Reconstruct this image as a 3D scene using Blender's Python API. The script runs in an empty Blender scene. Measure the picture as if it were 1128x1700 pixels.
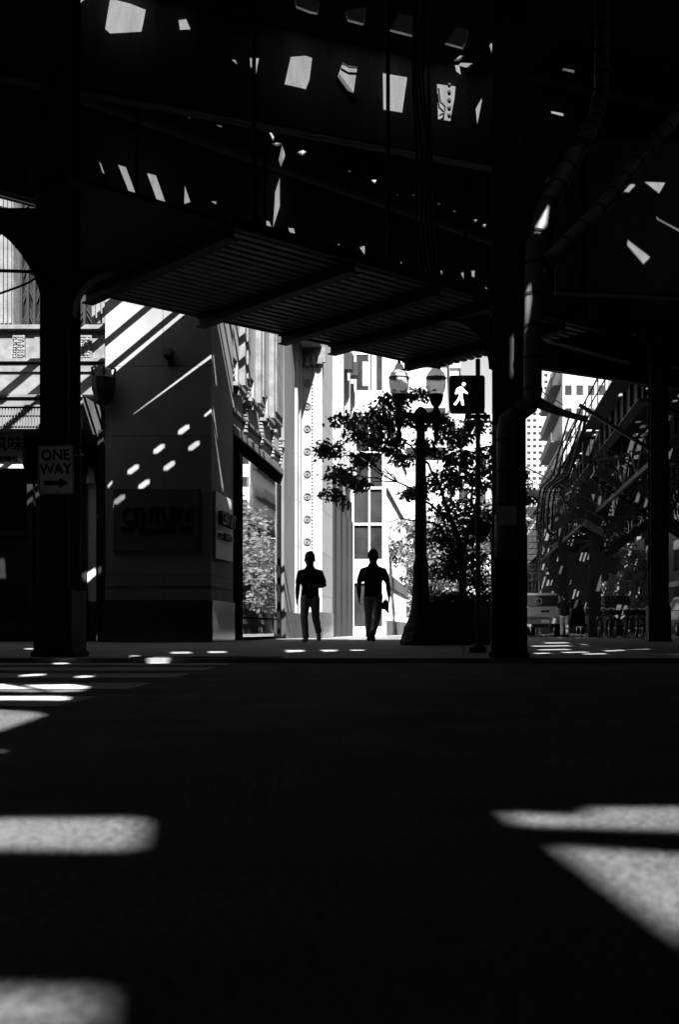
import bpy, bmesh, math, random
from mathutils import Vector, Matrix
random.seed(7)
R = math.radians
scene = bpy.context.scene
COL = scene.collection

# ---------------------------------------------------------------- camera, world, sun, exposure
F, VX, VY, EYE = 1900.0, 770.0, 1045.0, 0.30      # focal (px of 1128-wide frame), principal point, eye height
cam_data = bpy.data.cameras.new('camera')
cam = bpy.data.objects.new('camera', cam_data)
COL.objects.link(cam)
cam.location = (0, 0, EYE)
cam.rotation_euler = (R(90), 0, 0)
cam_data.sensor_fit = 'HORIZONTAL'
cam_data.sensor_width = 24.0
cam_data.lens = F / 1128.0 * 24.0
cam_data.shift_x = (564.0 - VX) / 1128.0
cam_data.shift_y = (VY - 850.0) / 1128.0
cam_data.clip_start = 0.05
cam_data.clip_end = 2000
cam_data.dof.use_dof = True
cam_data.dof.focus_distance = 22.0
cam_data.dof.aperture_fstop = 5.0
scene.camera = cam

SUN = Vector((-0.28, 0.857, -0.97)).normalized()    # direction the sunlight travels
world = bpy.data.worlds.new('World')
scene.world = world
world.use_nodes = True
wn = world.node_tree.nodes
wl = world.node_tree.links
sky = wn.new('ShaderNodeTexSky')
sky.sky_type = 'NISHITA'
sky.sun_disc = False
sky.sun_elevation = math.asin(-SUN.z)
sky.sun_rotation = math.atan2(-SUN.x, -SUN.y)
bw = wn.new('ShaderNodeRGBToBW')                     # black-and-white photograph
wl.new(sky.outputs['Color'], bw.inputs['Color'])
wl.new(bw.outputs['Val'], wn['Background'].inputs['Color'])
wn['Background'].inputs['Strength'].default_value = 0.05

sun_data = bpy.data.lights.new('sun', 'SUN')
sun_data.energy = 5.0
sun_data.angle = R(0.35)
sun = bpy.data.objects.new('sun', sun_data)
COL.objects.link(sun)
sun.rotation_euler = SUN.to_track_quat('-Z', 'Y').to_euler()

vs = scene.view_settings
vs.view_transform = 'Standard'
vs.look = 'None'
vs.exposure = 2.0
vs.gamma = 1.0
vs.use_curve_mapping = False
scene.cycles.max_bounces = 5
scene.cycles.diffuse_bounces = 1
scene.cycles.glossy_bounces = 3
scene.cycles.transmission_bounces = 4
scene.cycles.caustics_reflective = False
scene.cycles.caustics_refractive = False

# ---------------------------------------------------------------- helpers
def P(px, py, D):
    return Vector(((px - VX) * D / F, D, EYE + (VY - py) * D / F))
def PX(px, D): return (px - VX) * D / F
def PZ(py, D): return EYE + (VY - py) * D / F
def ray(px, py): return Vector(((px - VX) / F, 1.0, (VY - py) / F))
def hit(px, py, p0, n):
    d = ray(px, py); o = Vector((0, 0, EYE))
    return o + d * ((Vector(p0) - o).dot(n) / d.dot(n))

def mat(name, col, rough=0.8, var=0.0, scale=4.0, bump=0.0, bscale=None, metal=0.0, spec=0.5,
        brick=None, mortar=0.5, emit=0.0, trans=0.0, ior=1.45, streak=False):
    m = bpy.data.materials.new(name)
    m.use_nodes = True
    nt = m.node_tree; N = nt.nodes; L = nt.links
    b = N['Principled BSDF']
    b.inputs['Roughness'].default_value = rough
    b.inputs['Metallic'].default_value = metal
    b.inputs['Specular IOR Level'].default_value = spec
    b.inputs['IOR'].default_value = ior
    b.inputs['Base Color'].default_value = (col, col, col, 1)
    if trans: b.inputs['Transmission Weight'].default_value = trans
    if emit:
        b.inputs['Emission Color'].default_value = (1, 1, 1, 1)
        b.inputs['Emission Strength'].default_value = emit
    tc = N.new('ShaderNodeTexCoord')
    src = tc.outputs['Object']
    last = None
    if var > 0:
        mp = N.new('ShaderNodeMapping')
        mp.inputs['Scale'].default_value = (1, 1, 0.18) if streak else (1, 1, 1)
        L.new(src, mp.inputs['Vector'])
        n1 = N.new('ShaderNodeTexNoise'); n1.inputs['Scale'].default_value = scale
        n1.inputs['Detail'].default_value = 8; n1.inputs['Roughness'].default_value = 0.65
        L.new(mp.outputs['Vector'], n1.inputs['Vector'])
        mr = N.new('ShaderNodeMapRange')
        mr.inputs['From Min'].default_value = 0.3; mr.inputs['From Max'].default_value = 0.7
        mr.inputs['To Min'].default_value = col * (1 - var); mr.inputs['To Max'].default_value = col * (1 + var)
        L.new(n1.outputs['Fac'], mr.inputs['Value'])
        last = mr.outputs['Result']
    if brick:
        sx = N.new('ShaderNodeSeparateXYZ'); L.new(src, sx.inputs['Vector'])
        ad = N.new('ShaderNodeMath'); ad.operation = 'ADD'
        L.new(sx.outputs['X'], ad.inputs[0]); L.new(sx.outputs['Y'], ad.inputs[1])
        cx = N.new('ShaderNodeCombineXYZ')
        if brick[3] == 'wall':
            L.new(ad.outputs[0], cx.inputs['X']); L.new(sx.outputs['Z'], cx.inputs['Y'])
        else:
            L.new(sx.outputs['X'], cx.inputs['X']); L.new(sx.outputs['Y'], cx.inputs['Y'])
        bt = N.new('ShaderNodeTexBrick')
        bt.inputs['Scale'].default_value = 1.0
        bt.inputs['Brick Width'].default_value = brick[0]; bt.inputs['Row Height'].default_value = brick[1]
        bt.inputs['Mortar Size'].default_value = brick[2]; bt.inputs['Mortar Smooth'].default_value = 0.1
        bt.offset = 0.5 if brick[3] == 'wall' else 0.0
        bt.inputs['Color1'].default_value = (0.92,)*3 + (1,); bt.inputs['Color2'].default_value = (1.06,)*3 + (1,)
        bt.inputs['Mortar'].default_value = (mortar,)*3 + (1,)
        L.new(cx.outputs['Vector'], bt.inputs['Vector'])
        mu = N.new('ShaderNodeMix'); mu.data_type = 'RGBA'; mu.blend_type = 'MULTIPLY'
        mu.inputs['Factor'].default_value = 1.0
        if last is not None: L.new(last, mu.inputs['A'])
        else: mu.inputs['A'].default_value = (col, col, col, 1)
        L.new(bt.outputs['Color'], mu.inputs['B'])
        last = mu.outputs['Result']
    if last is not None: L.new(last, b.inputs['Base Color'])
    if bump > 0:
        n2 = N.new('ShaderNodeTexNoise'); n2.inputs['Scale'].default_value = bscale or scale * 6
        n2.inputs['Detail'].default_value = 6
        L.new(src, n2.inputs['Vector'])
        bp = N.new('ShaderNodeBump'); bp.inputs['Strength'].default_value = bump
        bp.inputs['Distance'].default_value = 0.02
        L.new(n2.outputs['Fac'], bp.inputs['Height']); L.new(bp.outputs['Normal'], b.inputs['Normal'])
    return m

M = {}
M['asphalt'] = mat('asphalt', 0.13, 0.93, 0.75, 70, 1.0, 160, spec=0.09)
M['paint'] = mat('road_paint', 0.42, 0.8, 0.35, 9, 0.4, 90, spec=0.2)
M['walk'] = mat('pavement_concrete', 0.22, 0.85, 0.25, 3, 0.3, 60, brick=(1.6, 1.6, 0.012, 'floor'), mortar=0.35, spec=0.3)
M['kerb'] = mat('kerb_stone', 0.2, 0.85, 0.3, 6, 0.3, spec=0.3)
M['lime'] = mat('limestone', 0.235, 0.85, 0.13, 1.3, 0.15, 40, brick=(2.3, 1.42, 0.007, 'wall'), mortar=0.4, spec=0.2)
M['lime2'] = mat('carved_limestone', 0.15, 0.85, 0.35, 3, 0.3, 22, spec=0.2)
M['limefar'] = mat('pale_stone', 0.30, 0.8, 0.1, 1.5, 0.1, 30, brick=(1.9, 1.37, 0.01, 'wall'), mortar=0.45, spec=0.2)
M['greystone'] = mat('weathered_stone', 0.13, 0.8, 0.35, 1.6, 0.15, 30, streak=True, spec=0.2)
M['granite'] = mat('polished_granite', 0.05, 0.12, 0.4, 60, 0.02, 3, spec=0.6)
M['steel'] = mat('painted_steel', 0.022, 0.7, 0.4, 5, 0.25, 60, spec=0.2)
M['steel_lit'] = mat('lit_painted_steel', 0.085, 0.75, 0.3, 7, 0.2, 50, spec=0.2, streak=True)  # paler copy of the painted steel, sunlight put into its colour
M['deckplate'] = mat('sooty_deck', 0.02, 0.9, 0.4, 4, spec=0.1)
M['tin'] = mat('corrugated_tin', 0.15, 0.55, 0.3, 4, 0.05, spec=0.3)
M['galv'] = mat('galvanised_pipe', 0.13, 0.5, 0.35, 6, 0.1, 40, spec=0.4)
M['iron'] = mat('cast_iron', 0.018, 0.55, 0.3, 20, 0.2, 80, spec=0.35)
M['black'] = mat('black_metal', 0.012, 0.5, spec=0.3)
M['matt'] = mat('matt_black_frame', 0.012, 0.95, spec=0.0)
M['rubber'] = mat('black_rubber', 0.015, 0.8, spec=0.2)
M['white'] = mat('white_paint', 0.5, 0.6, 0.1, 8, spec=0.3)
M['offwhite'] = mat('off_white_panel', 0.4, 0.7, 0.12, 3, spec=0.3)
M['signface'] = mat('sign_face', 0.8, 0.5, 0.22, 14, spec=0.3)
M['plaque'] = mat('plaque_metal', 0.5, 0.5, 0.15, 4, 0.05, streak=True, spec=0.4)
M['darkplaque'] = mat('dark_plaque', 0.085, 0.6, 0.15, 5, 0.05, spec=0.3)
M['glass'] = mat('dark_window_glass', 0.022, 0.08, 0.9, 0.5, spec=0.4)
M['granite2'] = mat('speckled_granite', 0.022, 0.6, 0.8, 70, 0.02, 3, spec=0.3)
M['shopglass'] = mat('wavy_shop_glass', 0.02, 0.015, spec=1.0, bump=0.07, bscale=0.9, ior=4.0)
M['blind'] = mat('window_blind', 0.55, 0.8, spec=0.1)
def globemat():
    m = mat('lamp_globe_glass', 0.8, 0.15, spec=0.5)
    nt = m.node_tree; N = nt.nodes; L = nt.links
    t1 = N.new('ShaderNodeBsdfTransparent'); t1.inputs['Color'].default_value = (0.8, 0.8, 0.8, 1)
    t2 = N.new('ShaderNodeBsdfTranslucent'); t2.inputs['Color'].default_value = (0.9, 0.9, 0.9, 1)
    a = N.new('ShaderNodeMixShader'); a.inputs['Fac'].default_value = 0.45
    b = N.new('ShaderNodeMixShader'); b.inputs['Fac'].default_value = 0.3
    L.new(t1.outputs[0], a.inputs[1]); L.new(t2.outputs[0], a.inputs[2])
    L.new(a.outputs[0], b.inputs[1]); L.new(N['Principled BSDF'].outputs[0], b.inputs[2]); L.new(b.outputs[0], N['Material Output'].inputs['Surface'])
    return m
M['globe'] = globemat()
M['bark'] = mat('bark', 0.05, 0.9, 0.4, 12, 0.5, spec=0.1)
def leafmat(name, c):
    m = mat(name, c, 0.55, 0.5, 3.0, spec=0.35)
    nt = m.node_tree; N = nt.nodes
    tr = N.new('ShaderNodeBsdfTranslucent'); tr.inputs['Color'].default_value = (c*1.6,)*3 + (1,)
    mx = N.new('ShaderNodeMixShader'); mx.inputs['Fac'].default_value = 0.4
    out = N['Material Output']
    nt.links.new(N['Principled BSDF'].outputs['BSDF'], mx.inputs[1]); nt.links.new(tr.outputs['BSDF'], mx.inputs[2])
    nt.links.new(mx.outputs['Shader'], out.inputs['Surface'])
    return m
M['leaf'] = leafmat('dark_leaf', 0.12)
M['leaf2'] = leafmat('sunlit_leaf', 0.2)  # paler copy of the leaf, sunshine put into its colour
M['skin'] = mat('skin', 0.22, 0.55, 0.1, 20, spec=0.3)
M['shirt'] = mat('dark_cotton', 0.018, 0.9, 0.2, 30, 0.3, 60, spec=0.1)
M['trouser'] = mat('grey_trouser', 0.6, 0.9, 0.2, 12, 0.4, 25, spec=0.1)
M['trouser2'] = mat('pale_trouser', 0.66, 0.9, 0.2, 12, 0.4, 25, spec=0.1)
M['hair'] = mat('dark_hair', 0.012, 0.7, 0.3, 40, 0.8, 90, spec=0.2)
M['shoe'] = mat('white_shoe', 0.6, 0.6, 0.1, spec=0.3)
M['darkshoe'] = mat('dark_shoe', 0.02, 0.6, spec=0.3)
M['cabpaint'] = mat('silver_truck_paint', 0.5, 0.3, 0.08, 4, metal=0.4)
M['darkcar'] = mat('dark_car_paint', 0.02, 0.25, spec=0.5)
M['chrome'] = mat('bright_metal', 0.55, 0.25, metal=0.9)
M['redlight'] = mat('tail_lamp', 0.06, 0.2, spec=0.6)
M['walklight'] = mat('lit_walk_symbol', 0.8, 0.5, emit=1.1)
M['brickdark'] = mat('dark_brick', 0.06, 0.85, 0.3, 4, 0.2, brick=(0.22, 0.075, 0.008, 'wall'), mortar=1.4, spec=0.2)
M['concrete'] = mat('planter_concrete', 0.06, 0.85, 0.3, 4, 0.2, spec=0.2)
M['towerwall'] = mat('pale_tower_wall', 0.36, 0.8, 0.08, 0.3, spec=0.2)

def wear(m, scale, lo, hi):
    nt = m.node_tree; N = nt.nodes; L = nt.links; b = N['Principled BSDF']
    old = b.inputs['Base Color'].links[0].from_socket
    tc = N.new('ShaderNodeTexCoord'); n = N.new('ShaderNodeTexNoise'); n.inputs['Scale'].default_value = scale; n.inputs['Detail'].default_value = 5
    L.new(tc.outputs['Object'], n.inputs['Vector'])
    r = N.new('ShaderNodeMapRange'); r.inputs['From Min'].default_value = .35; r.inputs['From Max'].default_value = .65; r.inputs['To Min'].default_value = lo; r.inputs['To Max'].default_value = hi
    L.new(n.outputs['Fac'], r.inputs['Value'])
    mu = N.new('ShaderNodeMix'); mu.data_type = 'RGBA'; mu.blend_type = 'MULTIPLY'; mu.inputs['Factor'].default_value = 1
    L.new(old, mu.inputs['A']); L.new(r.outputs['Result'], mu.inputs['B']); L.new(mu.outputs['Result'], b.inputs['Base Color'])
wear(M['asphalt'], 2.2, .75, 1.2); wear(M['asphalt'], 260, .6, 1.45); wear(M['lime'], 0.5, .85, 1.1); wear(M['walk'], 1.1, .8, 1.15)

class MB:
    def __init__(s): s.v = []; s.f = []; s.mi = []; s.cur = 0
    def add(s, vs, fs):
        o = len(s.v); s.v += [tuple(v) for v in vs]
        for f in fs: s.f.append([i + o for i in f]); s.mi.append(s.cur)
        return s
    def box(s, a, b):
        x0, y0, z0 = a; x1, y1, z1 = b
        return s.taper((x0, y0, x1, y1), z0, (x0, y0, x1, y1), z1)
    def taper(s, r0, z0, r1, z1):
        v = [(r0[0], r0[1], z0), (r0[2], r0[1], z0), (r0[2], r0[3], z0), (r0[0], r0[3], z0),
             (r1[0], r1[1], z1), (r1[2], r1[1], z1), (r1[2], r1[3], z1), (r1[0], r1[3], z1)]
        return s.add(v, [(3, 2, 1, 0), (4, 5, 6, 7), (0, 1, 5, 4), (1, 2, 6, 5), (2, 3, 7, 6), (3, 0, 4, 7)])
    def obox(s, c, ux, uy, uz):      # centre and three half-axes
        c, ux, uy, uz = map(Vector, (c, ux, uy, uz))
        v = [c + a*ux + b*uy + d*uz for d in (-1, 1) for a, b in ((-1, -1), (1, -1), (1, 1), (-1, 1))]
        return s.add(v, [(3, 2, 1, 0), (4, 5, 6, 7), (0, 1, 5, 4), (1, 2, 6, 5), (2, 3, 7, 6), (3, 0, 4, 7)])
    def bar(s, p, q, w, h):          # box beam p->q, w horizontal, h vertical
        p, q = Vector(p), Vector(q); d = q - p
        if d.length < 1e-6: return s
        side = d.cross(Vector((0, 0, 1)))
        if side.length < 1e-5: side = Vector((1, 0, 0))
        side.normalize(); up = side.cross(d).normalized()
        return s.obox((p + q) / 2, d / 2, side * w / 2, up * h / 2)
    def tube(s, pts, r, n=8, cap=True):
        pts = [Vector(p) for p in pts]; k = len(pts)
        rs = r if isinstance(r, (list, tuple)) else [r] * k
        vs_ = []; t0 = None
        for i, p in enumerate(pts):
            t = (pts[min(i+1, k-1)] - pts[max(i-1, 0)])
            t = t.normalized() if t.length > 1e-9 else Vector((0, 0, 1))
            if i == 0:
                a = t.orthogonal().normalized()
            else:
                a = a - t * a.dot(t)
                a = a.normalized() if a.length > 1e-6 else t.orthogonal().normalized()
            b = t.cross(a)
            for j in range(n):
                an = 2 * math.pi * j / n
                vs_.append(p + (a * math.cos(an) + b * math.sin(an)) * rs[i])
        fs = [(i*n + j, i*n + (j+1) % n, (i+1)*n + (j+1) % n, (i+1)*n + j) for i in range(k-1) for j in range(n)]
        if cap: fs += [tuple(reversed(range(n))), tuple((k-1)*n + j for j in range(n))]
        return s.add(vs_, fs)
    def lathe(s, prof, c, n=20, scale_x=1.0):
        c = Vector(c)
        vs_ = [c + Vector((r * math.cos(2*math.pi*j/n), r * math.sin(2*math.pi*j/n), z)) for r, z in prof for j in range(n)]
        k = len(prof)
        fs = [(i*n + j, i*n + (j+1) % n, (i+1)*n + (j+1) % n, (i+1)*n + j) for i in range(k-1) for j in range(n)]
        fs += [tuple(reversed(range(n))), tuple((k-1)*n + j for j in range(n))]
        return s.add(vs_, fs)
    def prism(s, poly, o, ax, ay, d):      # 2D polygon in plane (o, ax, ay), extruded by vector d
        o, ax, ay, d = map(Vector, (o, ax, ay, d)); n = len(poly)
        v = [o + ax*x + ay*y for x, y in poly]; v += [p + d for p in v]
        return s.add(v, [tuple(reversed(range(n))), tuple(range(n, 2*n))] + [(i, (i+1) % n, n + (i+1) % n, n + i) for i in range(n)])
    def disc(s, c, nrm, r, h, n=10):
        c, nrm = Vector(c), Vector(nrm).normalized()
        return s.tube([c, c + nrm*h*0.6, c + nrm*h], [r, r*0.9, r*0.45], n)
    def build(s, name, m, parent=None, smooth=False, bevel=0, fix=True):
        me = bpy.data.meshes.new(name); me.from_pydata(s.v, [], s.f)
        mats = m if isinstance(m, (list, tuple)) else [m]
        for x in mats: me.materials.append(x)
        if len(mats) > 1: me.polygons.foreach_set('material_index', s.mi)
        bm = bmesh.new(); bm.from_mesh(me)
        if fix: bmesh.ops.recalc_face_normals(bm, faces=bm.faces)
        if bevel:
            es = [e for e in bm.edges if len(e.link_faces) == 2 and e.calc_face_angle(0) > 0.6]
            bmesh.ops.bevel(bm, geom=es, offset=bevel, segments=2, affect='EDGES', clamp_overlap=True)
        bm.to_mesh(me); bm.free()
        if smooth:
            me.polygons.foreach_set('use_smooth', [True] * len(me.polygons))
        o = bpy.data.objects.new(name, me); COL.objects.link(o)
        if parent is not None:
            o.parent = parent
            if parent.type == 'EMPTY' and parent.parent is None:
                o.location = -Vector(parent.location) if not parent.get('local') else (0, 0, 0)
        return o

def tag(o, label=None, cat=None, group=None, kind=None):
    if label: o['label'] = label
    if cat: o['category'] = cat
    if group: o['group'] = group
    if kind: o['kind'] = kind
    return o
def thing(name, label, cat, loc=(0, 0, 0), group=None, local=False):
    o = bpy.data.objects.new(name, None); COL.objects.link(o); o.location = loc
    o.empty_display_size = 0.2
    if local: o['local'] = 1
    return tag(o, label, cat, group)
def structure(o): o['kind'] = 'structure'; return o
def copy_thing(root, loc, label, rotz=None):
    r = root.copy(); COL.objects.link(r); r.location = loc; r['label'] = label
    if rotz is not None: r.rotation_euler = (0, 0, rotz)
    for ch in list(root.children):
        c = ch.copy(); COL.objects.link(c); c.parent = r
        for g in list(ch.children):
            d = g.copy(); COL.objects.link(d); d.parent = c
    return r
def text_mb(body, size, depth, o, ax, ay, sx=1.0, align='CENTER', bold=0.0):
    """lettering as solid geometry, laid on the plane (o, ax, ay)"""
    cu = bpy.data.curves.new('lettering', 'FONT'); cu.body = body; cu.size = size
    cu.align_x = align; cu.align_y = 'CENTER'; cu.extrude = depth / 2; cu.offset = bold
    tmp = bpy.data.objects.new('lettering', cu); COL.objects.link(tmp)
    dg = bpy.context.evaluated_depsgraph_get()
    me = bpy.data.meshes.new_from_object(tmp.evaluated_get(dg))
    o, ax, ay = Vector(o), Vector(ax), Vector(ay); n = ax.cross(ay)
    mb = MB(); mb.add([o + ax*(v.co.x*sx) + ay*v.co.y + n*(v.co.z + depth/2) for v in me.vertices], [tuple(p.vertices) for p in me.polygons])
    bpy.data.objects.remove(tmp); bpy.data.curves.remove(cu); bpy.data.meshes.remove(me)
    return mb

# ---------------------------------------------------------------- gaps in the track deck, shaped backwards from the wanted sun patches
ZD = 8.0
HOLES = []
def gap3(pts, zd=ZD):
    poly = []
    for p in pts:
        t = (zd - p.z) / SUN.z
        q = p + SUN * t
        poly.append((q.x, q.y))
    HOLES.append(poly)
def gap_ground(pxs, z=0.0):
    gap3([hit(x, y, (0, 0, z), Vector((0, 0, 1))) for x, y in pxs])
def gap_plane(pxs, p0, n):
    gap3([hit(x, y, p0, Vector(n)) for x, y in pxs])
def gap_front(pxs, D):
    gap_plane(pxs, (0, D, 0), (0, 1, 0))
U = Vector((0.72, 0.694, 0)).normalized()          # run of the track over the crossing
V = Vector((-U.y, U.x, 0))

# ================================================================ SETTING
WALK_Z = 0.04
mb = MB(); mb.box((-120, -60, -0.3), (150, 700, 0.0)); road = structure(mb.build('road', M['asphalt']))
mb = MB(); mb.box((-40, 10.42, 0.0005), (1.9, 400, WALK_Z)); structure(mb.build('pavement', M['walk']))
mb = MB(); mb.box((-40, 10.25, 0.0005), (2.05, 10.417, WALK_Z + 0.003)); mb.box((1.903, 10.42, 0.0005), (2.05, 400, WALK_Z + 0.003))
structure(mb.build('kerb', M['kerb']))
mb = MB()
for i in range(5):
    d0 = 4.42 + 1.3 * i
    n = 14; e = lambda: random.uniform(-0.012, 0.012); w_ = 0.66 if i < 4 else 0.56
    def row(d):
        xe = -1.2 - 0.083 * d
        return [(-5.2 + (xe + 5.2) * j / n, d + e(), 0.004) for j in range(n + 1)]
    mb.add(row(d0) + row(d0 + w_), [(j, j+1, n+2+j, n+1+j) for j in range(n)])
structure(mb.build('crosswalk_marking', M['paint']))
mb = MB()
for k in range(40):
    mb.box((2.12 + 0.0, 12 + k*3.2, 0.004), (2.24, 13.6 + k*3.2, 0.0042))
for k in range(5):
    mb.box((2.4 + k*1.5, 11.2, 0.004), (3.1 + k*1.5, 14.2, 0.0042))
structure(mb.build('lane_marking', M['paint']))

t = bpy.data.objects.new('drain_grate', None); COL.objects.link(t); t['label'] = 'long dark iron drain grate at the kerb below the stone pier'; t['category'] = 'grate'
w = MB(); xa, xb = PX(218, 10.5), PX(468, 10.5)
w.box((xa, 10.46, WALK_Z - .002), (xb, 10.62, WALK_Z + .004)); w.build('frame', M['iron'], t)
w = MB()
for k in range(46):
    xx = xa + (xb - xa) * (k + .5) / 46; w.box((xx - .009, 10.47, WALK_Z + .0045), (xx + .009, 10.61, WALK_Z + .012))
w.build('grating', M['steel'], t)

# patches of sunlight on the ground: gaps in the deck overhead
G = gap_ground
G([(-60, 1358), (212, 1355), (232, 1362), (232, 1378), (220, 1411), (190, 1413), (-60, 1410)])
G([(-80, 1638), (152, 1642), (138, 1720), (-80, 1720)])
G([(838, 1347), (968, 1352), (984, 1339), (1180, 1339), (1180, 1382), (868, 1371)])
G([(925, 1404), (1180, 1420), (1180, 1584)])
G([(-30, 1135), (0, 1136), (70, 1147), (60, 1149), (-30, 1147)])
G([(42, 1138), (120, 1137), (146, 1141), (130, 1148), (90, 1149)])
G([(-20, 1156), (90, 1154), (112, 1158), (108, 1164), (-20, 1163)])
G([(-30, 1176), (55, 1181), (72, 1187), (-30, 1222)])
G([(-30, 1244), (14, 1246), (-30, 1252)])
W = lambda q: gap_ground(q, WALK_Z)
W([(245, 1093), (262, 1091.2), (284, 1091), (278, 1094.2), (250, 1094.6)])
W([(217, 1088), (230, 1088), (232, 1090.5), (219, 1091)])
W([(284, 1082), (315, 1081.6), (318, 1084.5), (286, 1085)])
W([(346, 1081), (374, 1081), (376, 1083.5), (348, 1084)])
W([(474, 1079), (503, 1078), (505, 1081.5), (478, 1083)])
W([(530, 1078), (566, 1076), (558, 1081), (540, 1082)])
W([(582, 1077), (606, 1077.5), (604, 1080), (583, 1080)])
W([(450, 1059.8), (672, 1059.8), (672, 1061.0), (560, 1061.6), (470, 1062.2)])
W([(-10, 1064), (16, 1064), (18, 1066), (-10, 1066)])
W([(42, 1076), (56, 1076), (56, 1079), (44, 1079)])
G([(92, 1101), (112, 1101), (110, 1103), (90, 1103)])
G([(130, 1123), (152, 1122), (150, 1125), (128, 1126)])
G([(38, 1121), (72, 1119), (70, 1122), (36, 1124)])
for x, y, w in ((880, 1076, 60), (890, 1083, 50), (930, 1088, 40), (1000, 1085, 30), (980, 1073, 50), (900, 1070, 70),
                (1040, 1078, 36), (884, 1090, 22), (965, 1091, 34), (1060, 1087, 30)):
    G([(x, y), (x + w, y - 1), (x + w + 8, y + 0.6), (x + 6, y + 1.5)])

# ================================================================ CORNER BUILDING (stone corner pier and shop)
BX = -5.16; FY = 23.4
bld = thing('corner_building', 'pale limestone corner building with stone pier and tall shop window behind the left walking man', 'building', (-10, 30, 0))
mb = MB(); mb.box((-7.33, FY, 0.9), (BX, 25.6, 30)); mb.build('corner_pier', M['lime'], bld)
mb = MB(); mb.box((-7.38, FY - 0.05, 0.05), (BX + 0.04, 25.62, 0.898)); mb.build('plinth', M['granite'], bld)
mb = MB(); mb.box((-7.335, FY - 0.012, 1.16), (BX + 0.012, 25.61, 1.2)); mb.build('moulding', M['lime2'], bld)
# core behind
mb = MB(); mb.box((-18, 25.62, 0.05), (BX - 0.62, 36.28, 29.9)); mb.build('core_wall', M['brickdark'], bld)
# side wall above the shop window, upper ribs
mb = MB()
mb.box((BX - 0.6, 25.61, 4.86), (BX - 0.05, 32.58, 5.76))
wins = [(25.75, 26.5), (27.5, 28.6), (29.7, 30.6)]
ys = [25.61] + [y for w in wins for y in w] + [32.58]
for i in range(0, len(ys), 2):
    mb.box((BX - 0.6, ys[i], 5.765), (BX - 0.08, ys[i+1], 6.5))
mb.box((BX - 0.6, 25.61, 6.505), (BX - 0.08, 32.58, 29.8))
mb.build('side_wall', M['lime'], bld)
mb = MB()
for a, b in ((26.7, 27.35), (28.8, 29.5), (30.8, 32.3)):
    mb.box((BX - 0.078, a, 6.0), (BX + 0.06, b, 29.7)); mb.box((BX + 0.062, a + 0.2, 6.2), (BX + 0.10, b - 0.2, 29.6))
mb.build('rib', M['lime2'], bld)
for a, b in wins:
    w = MB(); w.box((BX - 0.3, a, 5.8), (BX - 0.26, b, 6.5)); wo = w.build('window', M['glass'], bld)
    s = MB(); s.box((BX - 0.25, a - 0.1, 5.772), (BX + 0.1, b + 0.1, 5.86)); s.box((BX - 0.04, a + 0.1, 5.6), (BX + 0.08, a + 0.22, 5.768)); s.build('sill', M['lime2'], wo).location = (0, 0, 0)
    g = MB()
    for k in range(4):
        for j in range(5):
            c = Vector((BX - 0.16, a + (b - a) * (k + 0.5) / 4, 5.92 + 0.12 * j))
            g.lathe([(0.01, -0.05), (0.05, -0.03), (0.055, 0.03), (0.01, 0.05)], c, 8)
    for k in range(4): g.tube([(BX - 0.16, a + (b - a) * (k + 0.5) / 4, 5.862), (BX - 0.16, a + (b - a) * (k + 0.5) / 4, 6.498)], 0.014, 6)
    g.bar((BX - 0.16, a + .002, 6.16), (BX - 0.16, b - .002, 6.16), .02, .02)
    g.build('grille', M['lime2'], wo).location = (0, 0, 0)
mb = MB(); mb.box((BX - 0.6, 25.61, 4.40), (BX - 0.1, 32.58, 4.62)); mb.box((BX - 0.6, 25.61, 4.623), (BX - 0.02, 32.58, 4.70)); mb.build('shop_fascia', M['matt'], bld)
mb = MB(); mb.box((BX - 0.6, 25.61, 4.703), (BX + 0.03, 32.58, 4.857)); mb.box((BX - 0.048, 25.62, 5.2), (BX + 0.02, 32.57, 5.27)); mb.build('moulding', M['greystone'], bld)
for d in (27.1, 29.25, 30.95, 32.3):
    mb = MB()
    for j in range(7):
        mb.lathe([(0.02, -0.05), (0.085, -0.03), (0.07, 0.02), (0.03, 0.05)], (BX - 0.03, d, 5.0 + j*0.095), 8)
    mb.box((BX - 0.048, d - 0.1, 5.62), (BX + 0.12, d + 0.1, 5.7))
    mb.build('scroll_bracket', M['greystone'], bld)
# shop window
sw = MB()
sw.box((BX - 0.6, 25.63, 0.06), (BX - 0.05, 27.0, 4.398)); sw.box((BX - 0.6, 32.3, 0.06), (BX - 0.03, 32.58, 4.398))
sw.box((BX - 0.5, 27.003, 0.56), (BX - 0.04, 32.297, 0.60)); sw.box((BX - 0.5, 27.003, 0.06), (BX - 0.04, 32.297, 0.12))
swo = sw.build('shop_window', M['matt'], bld)
g = MB(); g.box((BX - 0.1, 27.0, 0.12), (BX - 0.07, 32.3, 0.56)); g.box((BX - 0.1, 27.0, 0.60), (BX - 0.07, 32.3, 4.4)); g.build('pane', M['shopglass'], swo).location = (0, 0, 0)
# piers beyond the shop
mb = MB(); mb.box((BX - 0.6, 32.59, 0.8), (BX + 0.05, 34.6, 29.7)); mb.build('grey_pier', M['greystone'], bld)
mb = MB(); mb.box((BX - 0.6, 34.61, 0.8), (BX, 36.28, 29.7)); mb.box((BX - 0.1, 34.95, 0.8), (BX + 0.09, 35.2, 29.6)); mb.box((BX - 0.1, 35.6, 0.8), (BX + 0.09, 35.8, 29.6)); mb.build('pale_pier', M['lime'], bld)
mb = MB(); mb.box((BX - 0.6, 32.595, 0.05), (BX + 0.1, 36.27, 0.79)); mb.build('plinth', M['granite'], bld)
mb = MB(); mb.box((BX + 0.06, 33.6, 9.2), (-4.48, 36.27, 9.7)); mb.build('shadow_overhang', M['lime2'], bld)  # hidden overhang added to throw the slanting shadow on the medallion pier

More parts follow.
